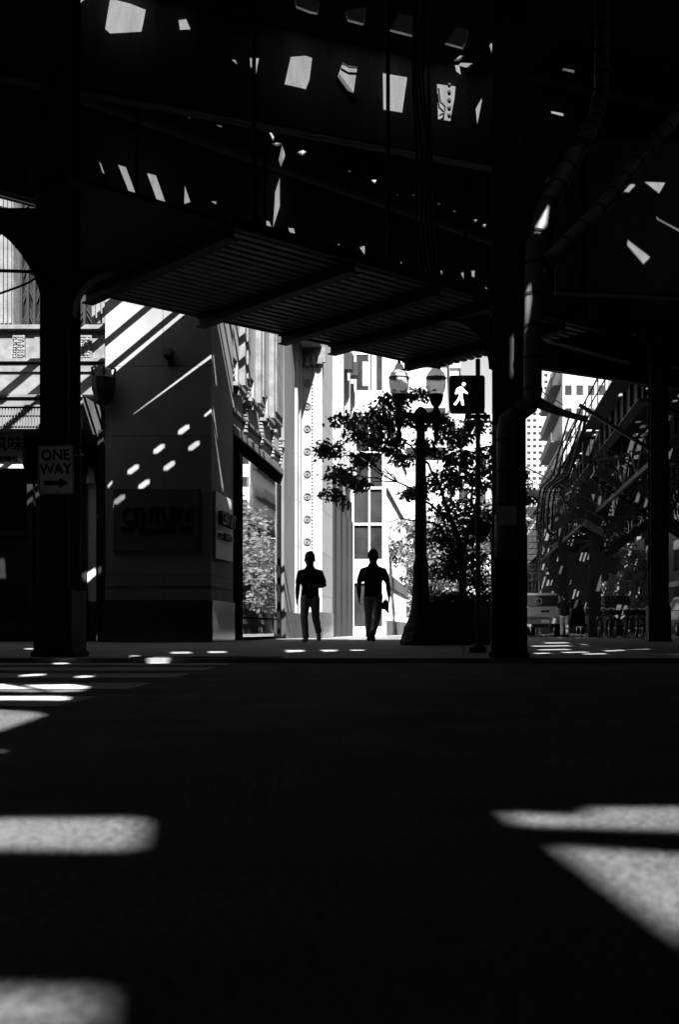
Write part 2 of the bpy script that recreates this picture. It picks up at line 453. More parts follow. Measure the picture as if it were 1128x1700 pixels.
# left front (street front of the same block, set back a little)
LY = 24.3; sL = F / LY
lf = thing('ornate_street_front', 'carved stone street front with fluted pilasters behind the left steel column', 'building', (-12, LY, 0))
mb = MB()
def fx(px): return PX(px, LY)
def fz(py): return PZ(py, LY)
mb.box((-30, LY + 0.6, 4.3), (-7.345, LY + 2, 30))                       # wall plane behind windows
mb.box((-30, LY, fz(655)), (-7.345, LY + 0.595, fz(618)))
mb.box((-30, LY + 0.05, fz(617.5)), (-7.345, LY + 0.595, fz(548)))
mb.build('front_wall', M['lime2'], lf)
mb = MB(); mb.box((-30, LY - 0.1, fz(548)+0.002), (-7.36, LY + 0.4, fz(541))); mb.box((-30, LY - 0.12, fz(602)), (-7.36, LY + 0.045, fz(597))); mb.box((-30, LY - 0.05, fz(618)+.002), (-7.36, LY + 0.045, fz(606)))
mb.build('ledge', M['lime2'], lf)
for px0, px1 in ((-30, 19), (150, 176), (-150, -110)):
    mb = MB(); x0, x1 = fx(px0), min(fx(px1), -7.36)
    mb.box((x0, LY + 0.1, fz(541) + 0.003), (x1, LY + 0.598, 14))
    n = max(3, int((x1 - x0) / 0.085))
    for k in range(n):
        xa = x0 + (x1 - x0) * (k + 0.2) / n; xb = x0 + (x1 - x0) * (k + 0.8) / n
        mb.box((xa, LY + 0.03, fz(536)), (xb, LY + 0.098, 13.8))
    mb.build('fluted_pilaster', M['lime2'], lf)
for px0, px1 in ((24, 68), (72, 150), (-105, -36)):
    w = MB(); x0, x1 = fx(px0), fx(px1)
    w.box((x0, LY + 0.5, fz(540)), (x1, LY + 0.56, 14)); wo = w.build('window', M['glass'], lf)
    fr = MB()
    for k in range(5):
        xx = x0 + (x1 - x0) * k / 4
        fr.box((xx - 0.025, LY + 0.36, fz(540)), (xx + 0.025, LY + 0.497, 14))
    zz = fz(540)
    while zz < 12:
        for k in range(2):
            xa = x0 + (x1 - x0) * (0.5 * k); xb = x0 + (x1 - x0) * (0.5 * k + 0.5); xm = (xa + xb) / 2
            for off in (0, 0.12):
                fr.bar((xa, LY + 0.44, zz + off), (xm, LY + 0.44, zz + 0.4 + off), 0.03, 0.03); fr.bar((xm, LY + 0.44, zz + 0.4 + off), (xb, LY + 0.44, zz + off), 0.03, 0.03)
        zz += 0.55
    fr.build('window_grille', M['iron'], wo).location = (0, 0, 0)
for cxp, w_ in ((31, 13), (142, 15), (-60, 14)):
    mb = MB(); x0 = fx(cxp); zc = fz(577)
    mb.box((x0 - 0.13, LY + 0.0, zc - 0.26), (x0 + 0.13, LY + 0.048, zc + 0.26))
    for j in range(9):
        for k in range(3):
            r = random.uniform(0.035, 0.06)
            mb.tube([(x0 + (k - 1)*0.075 + random.uniform(-.015, .015), LY - 0.002, zc - 0.21 + j*0.053), (x0 + (k-1)*0.07, LY - 0.05, zc - 0.2 + j*0.053)], [r, r*0.4], 7)
    mb.build('relief_ornament', M['lime2'], lf)
mb = MB(); mb.box((fx(57), LY + 0.0, fz(596)), (fx(66), LY + 0.048, fz(560))); mb.build('relief_panel', M['lime2'], lf)
mb = MB(); FD = LY - 0.85
f2 = lambda py: PZ(py, FD)
mb.box((-30, FD, f2(712)), (-7.8, LY + 0.3, f2(657)))
for k in range(150):
    xx = -7.85 - k * 0.06
    mb.box((xx - 0.02, FD - 0.03, f2(690)), (xx + 0.02, FD - 0.002, f2(676))); mb.box((xx - 0.02, FD - 0.03, f2(708)), (xx + 0.02, FD - 0.002, f2(693)))
mb.box((-30, FD - 0.06, f2(660)), (-7.8, FD - 0.005, f2(656))); mb.box((-30, FD - 0.06, f2(676)+.002), (-7.8, FD - 0.005, f2(673)))
mb.build('ribbed_fascia', M['greystone'], lf)
# shop front below: dark recess with glass, posts, entrance
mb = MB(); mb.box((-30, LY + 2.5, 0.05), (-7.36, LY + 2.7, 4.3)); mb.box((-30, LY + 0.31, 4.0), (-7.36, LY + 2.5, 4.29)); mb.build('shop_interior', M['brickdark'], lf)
mb = MB()
for px in (48, 62, 138, 166, -40):
    mb.box((fx(px) - 0.06, LY + 0.05, 0.05), (fx(px) + 0.06, LY + 0.2, fz(713)))
mb.box((-30, LY + 0.06, 0.05), (fx(62) - .061, LY + 0.19, 0.55)); mb.box((-30, LY + 0.06, 2.3), (fx(62) - .061, LY + 0.19, 2.42))
mb.build('shop_frame', M['black'], lf)
mb = MB(); mb.box((-30, LY + 0.12, 0.551), (fx(48) - .061, LY + 0.14, 2.299)); mb.build('shop_glass', M['glass'], lf)
mb = MB(); mb.box((fx(140), LY + 0.1, 0.9), (fx(157), LY + 0.13, 3.4)); mb.tube([(fx(148), LY + 0.11, 3.4), (fx(148), LY + 0.11, 3.75)], [0.11, 0.05], 12); mb.build('menu_panel', M['blind'], lf)

# the lit bars and dots on the front of the pier
pier = lambda q: gap_front(q, FY)
for x, y in ((305, 713), (264, 745), (322, 740), (281, 773), (239, 804), (198, 835), (221, 779)):
    pier([(x - 9, y + 1), (x + 3, y - 8), (x + 9, y - 9), (x + 10, y - 1), (x - 3, y + 9), (x - 9, y + 9)])
pier([(178, 806), (186, 797), (187, 803), (180, 811)])
pier([(219, 691), (222, 686), (353, 586), (353, 594)])
pier([(337, 690), (353, 676), (353, 684), (341, 693)])
pier([(134, 862), (158, 846), (160, 858), (140, 876)])
pier([(163, 850), (169, 848), (169, 860), (163, 862)])

side = lambda q: gap_plane(q, (BX, 0, 0), (1, 0, 0))
side([(353.5, 590), (355, 588), (361, 640), (358.5, 640)]); side([(353.5, 682), (355, 676), (361.5, 728), (359, 730)]); side([(354, 702), (356.5, 700), (372, 812), (369, 815)])
side([(353, 1022), (358, 1030), (364, 1056), (353, 1060)]); side([(366, 1022), (372, 1028), (372, 1040), (368, 1034)]); side([(382, 1020), (386, 1018), (386, 1056), (380, 1060)])
side([(373, 838), (380, 840), (384, 858), (380, 862)])

# ================================================================ SIGNS AND FITTINGS ON THE WALLS
t = thing('name_plaque', 'dark panel with raised name letters on the shaded front of the stone pier', 'sign', (-6.25, FY, 2.5))
x0, x1 = PX(190, FY), PX(332, FY); z0, z1 = PZ(916, FY), PZ(812, FY)
mb = MB(); mb.box((x0, FY - 0.06, z0), (x1, FY - 0.003, z1)); mb.build('panel', M['darkplaque'], t, bevel=0.008)
xc = (x0 + x1) / 2
mb = text_mb('CENTURY', 0.49, 0.04, (xc, FY - 0.062, PZ(858, FY)), (1, 0, 0), (0, 0, 1), 0.64); mb.build('lettering', M['black'], t)
mb = text_mb('TOWER', 0.19, 0.04, (xc, FY - 0.062, PZ(882, FY)), (1, 0, 0), (0, 0, 1), 1.15)
for s_ in (-1, 1):
    for k in (0, 1): mb.box((xc + s_*0.6 - 0.13, FY - 0.10, PZ(881, FY) + k*0.05), (xc + s_*0.6 + 0.13, FY - 0.062, PZ(881, FY) + k*0.05 + 0.022))
mb.build('small_lettering', M['black'], t)
t = thing('side_plaque', 'pale metal plaque with black letters on the side of the stone pier', 'sign', (BX, 24.5, 2.5))
ya, yb = 23.55, 25.3
mb = MB(); mb.box((BX + 0.003, ya, 1.78), (BX + 0.06, yb, 3.15)); mb.build('panel', M['plaque'], t, bevel=0.008)
mb = text_mb('CENTURY', 0.40, 0.1, (BX + 0.062, (ya + yb)/2, 2.62), (0, 1, 0), (0, 0, 1), 0.76, bold=0.006); mb.build('lettering', M['black'], t)
mb = text_mb('TOWER', 0.19, 0.08, (BX + 0.062, (ya + yb)/2, 2.26), (0, 1, 0), (0, 0, 1), 1.0, bold=0.004)
for s_ in (-1, 1):
    for k in (0, 1): mb.box((BX + 0.062, (ya+yb)/2 + s_*0.55 - 0.12, 2.22 + k*0.06), (BX + 0.13, (ya+yb)/2 + s_*0.55 + 0.12, 2.25 + k*0.06))
mb.build('small_lettering', M['black'], t)
t = thing('shop_sign', 'white shop sign with black brushed characters above the dark shopfront', 'sign', (fx(5), LY - 0.2, fz(780)))
mb = MB(); mb.box((fx(-60), LY - 0.28, fz(781)), (fx(46), LY - 0.16, fz(722))); mb.build('sign_box', M['signface'], t, bevel=0.01)
mb = text_mb('風味', 0.32, 0.012, (fx(21), LY - 0.283, fz(742)), (1, 0, 0), (0, 0, 1), 1.1, bold=0.004); mb.build('lettering', M['black'], t)
mb = text_mb('咖啡餐', 0.13, 0.012, (fx(22.5), LY - 0.283, fz(766)), (1, 0, 0), (0, 0, 1), 1.0, bold=0.004); mb.build('small_lettering', M['black'], t)
gap_plane([(-5, 740), (40, 722), (46, 722), (46, 726), (-5, 748)], (0, LY - 0.28, 0), (0, 1, 0))
gap_plane([(-5, 733), (20, 723), (28, 723), (-5, 737)], (0, LY - 0.28, 0), (0, 1, 0))

t = thing('wall_lantern', 'dark iron wall lantern at the left edge of the stone pier', 'lantern', (-7.36, FY - 0.3, 4.9))
c = P(172, 638, FY - 0.25)
mb = MB(); mb.lathe([(0.05, -0.42), (0.16, -0.36), (0.24, -0.1), (0.25, 0.12), (0.17, 0.2), (0.1, 0.3), (0.03, 0.36)], c, 10); mb.build('lantern_body', M['iron'], t)
for k in range(5): mb = MB(); mb.tube([c + Vector((0.2*math.cos(k*1.26), 0.2*math.sin(k*1.26), 0.14)), c + Vector((0.24*math.cos(k*1.26), 0.24*math.sin(k*1.26), 0.3)), c + Vector((0.16*math.cos(k*1.26), 0.16*math.sin(k*1.26), 0.34))], 0.025, 6); mb.build('scroll', M['iron'], t)
mb = MB(); mb.tube([c + Vector((0, 0.02, -0.1)), c + Vector((0, 0.26, -0.1))], 0.03); mb.build('bracket', M['iron'], t)
t = thing('wall_floodlight', 'small dark floodlight fixed high on the front of the stone pier', 'floodlight', P(280, 590, FY))
c = P(280, 588, FY - 0.2)
mb = MB(); mb.obox(c, (0.075, 0, 0), (0, 0.09, -0.04), (0, 0.04, 0.09)); mb.build('lamp_head', M['iron'], t, bevel=0.015)
mb = MB(); mb.box((c.x - 0.06, FY - 0.05, c.z - 0.2), (c.x + 0.06, FY - 0.003, c.z + 0.1)); mb.tube([c + Vector((0, 0.06, -0.02)), c + Vector((0, 0.17, -0.1))], 0.03); mb.build('bracket', M['iron'], t)

# ================================================================ SECOND BUILDING (medallion pier) beyond
B2 = -4.49; D2 = 36.3
b2 = thing('medallion_building', 'pale stone building with round medallions up its projecting pier', 'building', (-9, 41, 0))
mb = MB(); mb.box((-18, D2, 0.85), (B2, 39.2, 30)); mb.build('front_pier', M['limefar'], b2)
mb = MB(); mb.box((-18, D2 - 0.04, 0.05), (B2 + 0.04, 39.22, 0.845)); mb.build('plinth', M['granite'], b2)
x0 = PX(511, D2)
for k in range(13):
    mb = MB()
    z = PZ(899, D2) + k * 0.715
    mb.tube([(x0 + 0.1*math.cos(a*math.pi/8), D2 - 0.02, z + 0.1*math.sin(a*math.pi/8)) for a in range(17)], 0.022, 6, False)
    mb.tube([(x0 - 0.05, D2 - 0.02, z), (x0 + 0.05, D2 - 0.02, z)], 0.02, 6); mb.tube([(x0, D2 - 0.02, z - 0.05), (x0, D2 - 0.02, z + 0.05)], 0.02, 6)
    mb.build('medallion', M['greystone'], b2)
mb = MB(); x1 = PX(519, D2)
for k in range(90): mb.lathe([(0.005, -0.03), (0.028, 0), (0.005, 0.03)], (x1, D2 - 0.005, 1.9 + k*0.11), 6)
mb.build('beading', M['iron'], b2)['kind'] = 'stuff'
mb = MB(); mb.box((x0 - 0.4, D2 - 0.14, PZ(603, D2)), (B2 + 0.12, D2 - 0.002, PZ(578, D2)))
for k in range(4): mb.lathe([(0.02, -0.18), (0.09, -0.12), (0.09, 0.1), (0.02, 0.16)], (x0 - 0.2 + k*0.2, D2 - 0.16, PZ(600, D2)), 10)
mb.build('capital', M['lime2'], b2)
mb = MB(); mb.box((-18, 39.21, 5.4), (B2 - 0.12, 47, 30)); mb.box((-18, 39.21, 0.05), (B2 - 1.2, 47, 5.39))
mb.build('side_wall', M['limefar'], b2)
mb = MB()
for a, b in ((39.6, 40.4), (41.9, 42.7), (44.4, 45.2)):
    mb.box((B2 - 0.118, a, 5.9), (B2 + 0.22, b, 29.8)); mb.box((B2 + 0.222, a + 0.25, 5.9), (B2 + 0.3, b - 0.25, 29.7))
mb.build('rib', M['limefar'], b2)
mb = MB(); mb.box((B2 - 0.118, 40.9, 9.6), (B2 + 0.5, 41.5, 10.2)); mb.build('corbel', M['iron'], b2)
mb = MB(); mb.box((B2 - 0.118, 43.2, 9.9), (B2 + 0.5, 43.9, 10.4)); mb.build('corbel', M['iron'], b2)
for a in (39.25, 41.2, 43.2, 45.2):
    mb = MB(); mb.box((B2 - 0.9, a, 0.05), (B2 + 0.05, a + 0.85, 4.6)); mb.box((B2 - 0.9, a - 0.0, 4.61), (B2 + 0.0, a + 0.85, 5.38)); mb.build('portal_pier', M['granite2'], b2)
for a in (40.11, 42.06, 44.06):
    w = MB(); w.box((B2 - 0.6, a, 0.1), (B2 - 0.55, a + 1.13, 5.38)); w.build('portal_window', M['glass'], b2)

# ================================================================ MODERN OFFICE
D3 = 49.0; X3a, X3b = PX(570, D3), PX(641, D3)
b3 = thing('modern_office', 'white modern office block with gridded windows and fluted side beyond the old stone buildings', 'building', (-8, 55, 0))
mb = MB(); mb.box((-22, D3 + 0.2, 0.05), (X3b - 0.15, 66.5, 30)); mb.build('core_wall', M['offwhite'], b3)
mb = MB()
colx = [(588, 612), (615, 635)]
rows = [(540, 648), (692, 749), (752, 808), (812, 868), (872, 928), (500, 536), (968, 1040)]
xs = [X3a - 6] + [PX(c, D3) for cc in colx for c in cc] + [X3b]
for i in range(0, len(xs), 2): mb.box((xs[i], D3, 0.05), (xs[i+1], D3 + 0.19, 30))
zc = sorted(set([(PZ(b, D3), PZ(a, D3)) for a, b in rows]))
prev = 0.05
for z0_, z1_ in zc + [(30, 31)]:
    for cc in colx: mb.box((PX(cc[0], D3) + .001, D3 + 0.02, prev), (PX(cc[1], D3) - .001, D3 + 0.188, z0_))
    prev = z1_
mb.build('front_grid', M['white'], b3)
for cc in colx:
    for z0_, z1_ in zc:
        w = MB(); w.box((PX(cc[0], D3), D3 + 0.12, z0_), (PX(cc[1], D3), D3 + 0.18, z1_)); wo = w.build('window', M['glass'], b3)
bl = MB(); bl.box((PX(602, D3), D3 + 0.09, PZ(640, D3)), (PX(611, D3), D3 + 0.115, PZ(600, D3))); bl.box((PX(617, D3), D3 + 0.09, PZ(648, D3)), (PX(625, D3), D3 + 0.115, PZ(588, D3))); bl.box((PX(588, D3), D3 + 0.09, PZ(588, D3)), (PX(611, D3), D3 + 0.115, PZ(572, D3)))
bl.build('blind', M['blind'], b3)
mb = MB()
n = 44
for k in range(n):
    y = D3 + 0.25 + k * 0.4
    mb.box((X3b - 0.15, y, 2.75), (X3b, y + 0.2, 30)); mb.box((X3b - 0.15, y, 0.7), (X3b, y + 0.2, 2.2))
mb.build('fluted_side', M['white'], b3)
mb = MB(); mb.box((X3b - 0.14, D3 + 0.21, 2.21), (X3b + 0.05, 66.5, 2.74)); mb.box((X3b - 0.14, D3 + 0.21, 0.05), (X3b + 0.05, 66.5, 0.69)); mb.build('band', M['greystone'], b3)
mb = MB(); mb.box((X3b + 0.002, D3 + 0.3, 6.3), (X3b + 0.06, 66.4, 6.4)); mb.box((X3b + 0.002, D3 + 0.3, 9.3), (X3b + 0.06, 66.4, 9.4)); mb.build('cable_rail', M['iron'], b3)

def grid_building(name, label, D, x0, x1, z1, depth, rowh, colw, m, win=(0.6, 0.55), side=None):
    b = thing(name, label, 'building', ((x0 + x1)/2, D, 0))
    w = MB(); w.box((x0, D, 0.05), (x1, D + depth, z1)); w.build('wall', m, b)
    nz = int(z1 / rowh); nx = max(1, int((x1 - x0) / colw)); cw = (x1 - x0) / nx; cnt = 0; rest = MB()
    for i in range(nz):
        for j in range(nx):
            if random.random() < 0.06: continue
            xa = x0 + cw * (j + 0.5 - win[0]/2); za = rowh * (i + 0.5 - win[1]/2) + 0.2
            w = MB() if cnt < 98 else rest
            w.box((xa, D - 0.03, za), (xa + cw*win[0], D + 0.02, za + rowh*win[1])); cnt += 1
            if w is not rest: w.build('window', M['glass'], b)
    if rest.v: rest.build('upper_windows', M['glass'], b)['kind'] = 'stuff'
    w = MB(); w.box((x0 - 0.2, D - 0.25, z1 + .002), (x1 + 0.2, D + depth, z1 + 0.7)); w.build('parapet', m, b)
    return b
grid_building('apartment_block', 'white apartment block far beyond the street tree with dark ribbon windows', 96, PX(655, 96), PX(742, 96), 22.5, 20, 3.3, 1.6, M['white'], (0.92, 0.32))
grid_building('slim_tower', 'pale slim tower behind the right globe of the street lamp', 118, PX(738, 118), PX(762, 118), 27.2, 15, 3.2, 0.8, M['offwhite'], (0.5, 0.4))
grid_building('corner_house', 'pale grey house front far behind the tree trunk', 130, PX(755, 130), PX(815, 130), 24, 15, 3.4, 1.5, M['white'], (0.5, 0.5))
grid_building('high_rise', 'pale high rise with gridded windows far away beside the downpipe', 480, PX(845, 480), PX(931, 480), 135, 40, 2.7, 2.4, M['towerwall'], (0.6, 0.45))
bwu = grid_building('brick_walk_up', 'white facade with dark openings beyond the steel stairs', 105, PX(935, 105), PX(1010, 105), 25.6, 20, 2.1, 0.95, M['offwhite'], (0.6, 0.42))
for k in range(9):
    w = MB(); x_ = PX(935, 105); z_ = 2.2 + k*2.6
    w.box((x_ - .9, 107, z_), (x_ - .004, 122, z_ + .12)); w.box((x_ - .92, 107, z_ + .121), (x_ - .86, 122, z_ + .9)); w.build('balcony', M['iron'] if k % 3 else M['greystone'], bwu)
grid_building('low_corner_shop', 'low pale shop front beyond the pickup truck', 125, PX(868, 125), PX(905, 125), 13, 12, 3.0, 1.2, M['white'], (0.6, 0.6))
grid_building('reflected_tower', 'tall pale tower added beyond the brick block at right for the shop window to reflect', 250, 22, 50, 46, 30, 3.6, 2.6, M['white'], (0.6, 0.5))  # added out of sight as a bright reflection for the shop window
# street walls right and behind (they shut off the sky)
def dark_block(name, label, a, b):
    t = thing(name, label, 'building', ((a[0]+b[0])/2, (a[1]+b[1])/2, 0))
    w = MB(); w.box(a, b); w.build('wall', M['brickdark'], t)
    return t
dark_block('brick_block', 'dark brick block across the street behind the viewer', (-45, -34, 0.05), (60, -24, 17))
dark_block('brick_block', 'dark brick block closing the cross street at the left', (-44, -23, 0.05), (-32, 23, 17))
dark_block('brick_block', 'dark brick block closing the cross street at the right', (24, -23, 0.05), (36, 15, 17))
dark_block('dark_backdrop', 'low dark block added to darken the end of the right street under the railway', (6.6, 99, 0.05), (16.5, 103, 7.2))  # plain dark block stands in for the shade under the railway
t = dark_block('brick_street_block', 'dark brick block along the far side of the right street', (17, 16, 0.05), (34, 140, 21))
for k in range(18):
    for j in range(5):
        w = MB(); w.box((16.95, 18 + k*6.5, 1.0 + j*4), (17.05, 20.8 + k*6.5, 3.4 + j*4)); w.build('window', M['glass'], t)
    w = MB(); w.box((16.6, 17.6 + k*6.5, 3.7), (16.94, 21.2 + k*6.5, 4.1)); w.build('awning', M['offwhite'], t)

# ================================================================ ELEVATED RAILWAY over the crossing
def kof(px, py, D=FY): p = P(px, py, D); return -0.77*p.x + 0.88*p.y + p.z
nK = Vector((U.y, -U.x, 0))     # across-track normal pointing back to the camera
# plane through a lit edge on the pier, containing track run and sun ray
def across(p):                  # across-track coordinate (along V) where this point's sun ray meets the deck
    q = p + SUN * ((ZD - p.z) / SUN.z); return q.dot(V)
edge = across(P(301, 514, FY))
e1a, e1b = across(P(190, 512, FY)), across(P(190, 524, FY))
c_bars = [(across(P(172, 516, FY)), across(P(172, 526, FY))), (across(P(172, 566, FY)), across(P(172, 578, FY))), ]
edge_main = across(P(172, 614, FY))
stripe_hi, stripe_lo = across(P(179, 629.5, FY)), across(P(179, 619.5, FY))
rail_lo = across(P(179, 636, FY))
rw = thing('elevated_railway', 'black steel elevated railway deck and girders spanning the street crossing overhead', 'railway', (0, 5, 0))
def UV(u, v): return (U.x*u + V.x*v, U.y*u + V.y*v)
# girder 1 (its sunlit web shows near the top), girder 2 over the awning, girder 3 at right
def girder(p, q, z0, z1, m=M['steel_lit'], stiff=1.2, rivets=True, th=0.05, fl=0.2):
    p, q = Vector((p[0], p[1], 0)), Vector((q[0], q[1], 0)); d = (q - p); L_ = d.length; d.normalize(); n = Vector((d.y, -d.x, 0))
    if n.y > 0: n = -n
    w = MB(); w.bar(p + Vector((0, 0, (z0+z1)/2)), q + Vector((0, 0, (z0+z1)/2)), th, z1 - z0); g = w.build('girder', m, rw)
    f = MB(); f.bar(p + Vector((0, 0, z0 + 0.015)) , q + Vector((0, 0, z0 + 0.015)), fl, 0.03)
    k = 0.4
    while stiff and k < L_:
        c = p + d*k + n*(th/2 + 0.04); f.bar((c.x, c.y, z0 + 0.03), (c.x, c.y, z1 - 0.02), 0.03, 0.08); k += stiff
    f.build('flange', M['steel'], g).location = (0, 0, 0)
    return p, d, n
g1a, g1b = P(480, 118, 14.55), P(741, 172, 15.45)
gd = (g1b - g1a); gd.z = 0; gd.normalize()
p, d1, n1 = girder((g1a - gd*6).to_2d(), (g1a + gd*7).to_2d(), 6.62, 7.93, stiff=0)
G1 = (p + n1*0.026, n1)
for q in ([(483, 93), (508, 91), (519, 95), (514, 135), (508, 150), (472, 142)], [(568, 106), (594, 110), (586, 165), (576, 160), (558, 135)],
          [(636, 120), (677, 127), (668, 189), (637, 184)], [(726, 138), (757, 142), (755, 165), (748, 203), (728, 200)],
          [(380, 97), (391, 98), (396, 111)], [(415, 95), (431, 95), (425, 126), (416, 112)],
          [(183, -4), (215, 4), (243, 15), (235, 55), (183, 58), (174, 50)], [(112, -6), (150, -6), (130, 10), (114, 20)], [(296, 32), (309, 30), (318, 51), (299, 52)],
          [(790, 180), (800, 162), (801, 168), (793, 208)], [(916, 183), (936, 187), (936, 195), (916, 190)], [(762, 76), (778, 82), (776, 83)]):
    gap_plane(q, *G1)
w = MB()
for y in (141, 154, 167, 180, 192):
    w.disc(hit(746, y, G1[0], n1), n1, 0.028, 0.025)
w.build('rivet', M['steel'], rw)
w = MB(); b = [hit(x, y, G1[0], n1) + n1*0.03 for x, y in ((560, 128), (592, 170))]; w.bar(b[0], b[1], 0.02, 0.06); w.build('wire_bracket', M['black'], rw); w = MB()
b = [hit(x, y, G1[0], n1) + n1*0.05 for x, y in ((566, 108), (578, 115), (594, 116))]; w.tube(b, 0.012, 6); w.build('wire', M['black'], rw); w = MB()
b = [hit(x, y, G1[0], n1) + n1*0.05 for x, y in ((726, 150), (729, 172), (737, 180), (736, 190), (728, 195))]; w.tube(b, 0.012, 6)
w.build('wire', M['black'], rw)
g2a, g2b = Vector((-5.38, 16.9, 0)), Vector((0.12, 22.4, 0)); gd = (g2b - g2a).normalized()
p, d2, n2 = girder((g2a - gd*3).to_2d(), (g2a + gd*13).to_2d(), 6.35, 7.94, stiff=0)
G2 = (p + n2*0.026, n2)
for q in ([(163, 265), (168, 271), (175, 291), (170, 288)], [(195, 272), (209, 276), (226, 322), (214, 320)], [(243, 286), (259, 290), (277, 341), (262, 338)],
          [(307, 307), (317, 337), (306, 340)], [(346, 333), (359, 333), (359, 341)], [(437, 365), (447, 366), (456, 388), (446, 380)], [(478, 377), (488, 378), (493, 398), (485, 398)],
          [(557, 405), (563, 404), (566, 410)], [(596, 410), (606, 407), (606, 425)], [(640, 408), (646, 406), (646, 409)], [(664, 434), (667, 434), (667, 440)], [(700, 447), (709, 448), (708, 452)], [(765, 453), (772, 450), (771, 466)], [(783, 449), (789, 448), (788, 462), (784, 460)], [(805, 474), (812, 480), (807, 481)], [(731, 448), (735, 449), (734, 458)]):
    gap_plane(q, *G2)
g3 = girder((1.2, 15.0), (9.5, 16.2), 4.7, 6.75, stiff=1.6)
G3 = (g3[0] + g3[2]*0.026, g3[2])
for q in ([(1043, 397), (1082, 427), (1069, 440), (1042, 409)], [(1087, 354), (1094, 362), (1128, 380), (1140, 392), (1092, 366)], [(1034, 300), (1058, 306), (1045, 321), (1030, 320)],
          [(1066, 300), (1107, 302), (1095, 323)]):
    gap_plane(q, *G3)
girder((-9, 6.5), (9, 11.3), 6.7, 7.95, M['steel'], 1.0)
w = MB(); w.box((-60, 6, 8.06), (-6.6, 18.5, 8.1)); w.build('sky_shield_deck', M['deckplate'], rw)  # added deck, keeps the open sky at left off the stone pier
girder((-60, 18.45), (-8.6, 18.45), 7.15, 8.05, M['steel'], 1.5); girder((-60, 11), (-8.6, 11), 7.15, 8.05, M['steel'], 1.5)
girder((1.0, 27.7), (16, 37.0), 6.72, 7.94, M['steel'], 1.2)
# timbers beyond the deck edge (they throw the bars on the pier)
def uvbar(v0, v1, u0=-14, u1=25, z=ZD, h=0.025, name='guard_timber'):
    w = MB(); a = UV(u0, (v0+v1)/2); b_ = UV(u1, (v0+v1)/2)
    w.bar((a[0], a[1], z), (b_[0], b_[1], z), abs(v1 - v0), h); w.build(name, M['deckplate'], rw)
for px, py in ((30, 626), (30, 668), (50, 706)): c_bars.append((across(P(px, py, LY)), across(P(px, py + 15, LY))))
for va, vb in c_bars: uvbar(va, vb)
w = MB(); w.box((-3.0, 19.3, 11.0), (0.1, 21.1, 11.08)); w.build('sky_mask_roof', M['deckplate'], rw)  # roof added above the deck to hide bright sky behind the girder gaps
for xx in (-2.4, -0.4):
    w = MB(); w.box((xx - .06, 20.0, 8.02), (xx + .06, 20.12, 10.99)); w.bar((xx, 20.06, 10.2), (xx, 19.4, 10.97), .08, .08); w.bar((xx, 20.06, 10.2), (xx, 21.0, 10.97), .08, .08); w.build('sky_mask_post', M['steel'], rw)  # posts for the added roof

# ================================================================ second railway along the right street
rw2 = thing('street_railway', 'black steel elevated railway running away above the right hand street', 'railway', (8, 60, 0))
HOLES2 = []
random.seed(11)
def deck_from_curve(name, outer, holes, z, th, m, parent):
    cu = bpy.data.curves.new(name, 'CURVE'); cu.dimensions = '2D'; cu.fill_mode = 'BOTH'; cu.extrude = th / 2
    for poly in [outer] + holes:
        sp = cu.splines.new('POLY'); sp.points.add(len(poly) - 1); sp.use_cyclic_u = True
        for i, (x, y) in enumerate(poly): sp.points[i].co = (x, y, 0, 1)
    tmp = bpy.data.objects.new(name, cu); COL.objects.link(tmp)
    dg = bpy.context.evaluated_depsgraph_get()
    me = bpy.data.meshes.new_from_object(tmp.evaluated_get(dg))
    bpy.data.objects.remove(tmp); bpy.data.curves.remove(cu)
    for v in me.vertices: v.co.z += z
    me.materials.clear(); me.materials.append(m); me.name = name
    o = bpy.data.objects.new(name, me); COL.objects.link(o)
    if parent is not None: o.parent = parent; o.location = -Vector(parent.location)
    return o

# ================================================================ STEEL COLUMNS
def bracket(mb, c, dirv, r, z1, th):     # curved knee plate from a column face out to a girder
    dirv = Vector(dirv).normalized(); side = Vector((-dirv.y, dirv.x, 0))
    poly = [(0, -r), (0, 0), (r, 0)]
    poly += [(r - r*math.sin(a), -r + r*math.cos(a)) for a in [math.pi/2*k/10 for k in range(1, 10)]]
    c = Vector(c)
    mb.prism(poly, (c.x - side.x*th/2, c.y - side.y*th/2, z1), dirv, (0, 0, 1), side*th)
def column(label, x0, x1, y0, dep, ztop, base=0.03, bh=0.75, z0=0.0, brk=(), group='steel columns of the railway', lit=M['steel'], rivet=True):
    t = thing('steel_column', label, 'column', ((x0+x1)/2, y0 + dep/2, z0), group)
    w = MB(); cx = (x0+x1)/2; f = 0.022
    w.box((x0, y0, z0), (x1, y0 + f, ztop)); w.box((x0, y0 + dep - f, z0), (x1, y0 + dep, ztop))
    w.box((x0 + 0.05, y0 + f + .001, z0), (x0 + 0.075, y0 + dep - f - .001, ztop)); w.box((x1 - 0.075, y0 + f + .001, z0), (x1 - 0.05, y0 + dep - f - .001, ztop))
    w.build('shaft', lit, t)
    b = MB(); b.box((x0 - base, y0 - base, z0), (x1 + base, y0 + dep + base, z0 + bh)); b.box((x0 - base - .02, y0 - base - .02, z0), (x1 + base + .02, y0 + dep + base + .02, z0 + 0.05))
    b.build('base_casing', lit, t, bevel=0.008)
    if rivet:
        r = MB(); k = 0
        while z0 + bh + 0.1 + k*0.14 < ztop - .05 and k < 60:
            for xx in (x0 + 0.03, x1 - 0.03): r.disc((xx, y0, z0 + bh + 0.1 + k*0.14), (0, -1, 0), 0.014, 0.012, 7)
            k += 1
        r.build('rivet', lit, t)
    if brk:
        b = MB()
        for dv, rad, zt in brk:
            bracket(b, (cx + Vector(dv).x*(x1-x0)*0.5, y0 + dep/2, 0), dv, rad, zt, 0.16)
        b.build('knee_bracket', lit, t)
    return t
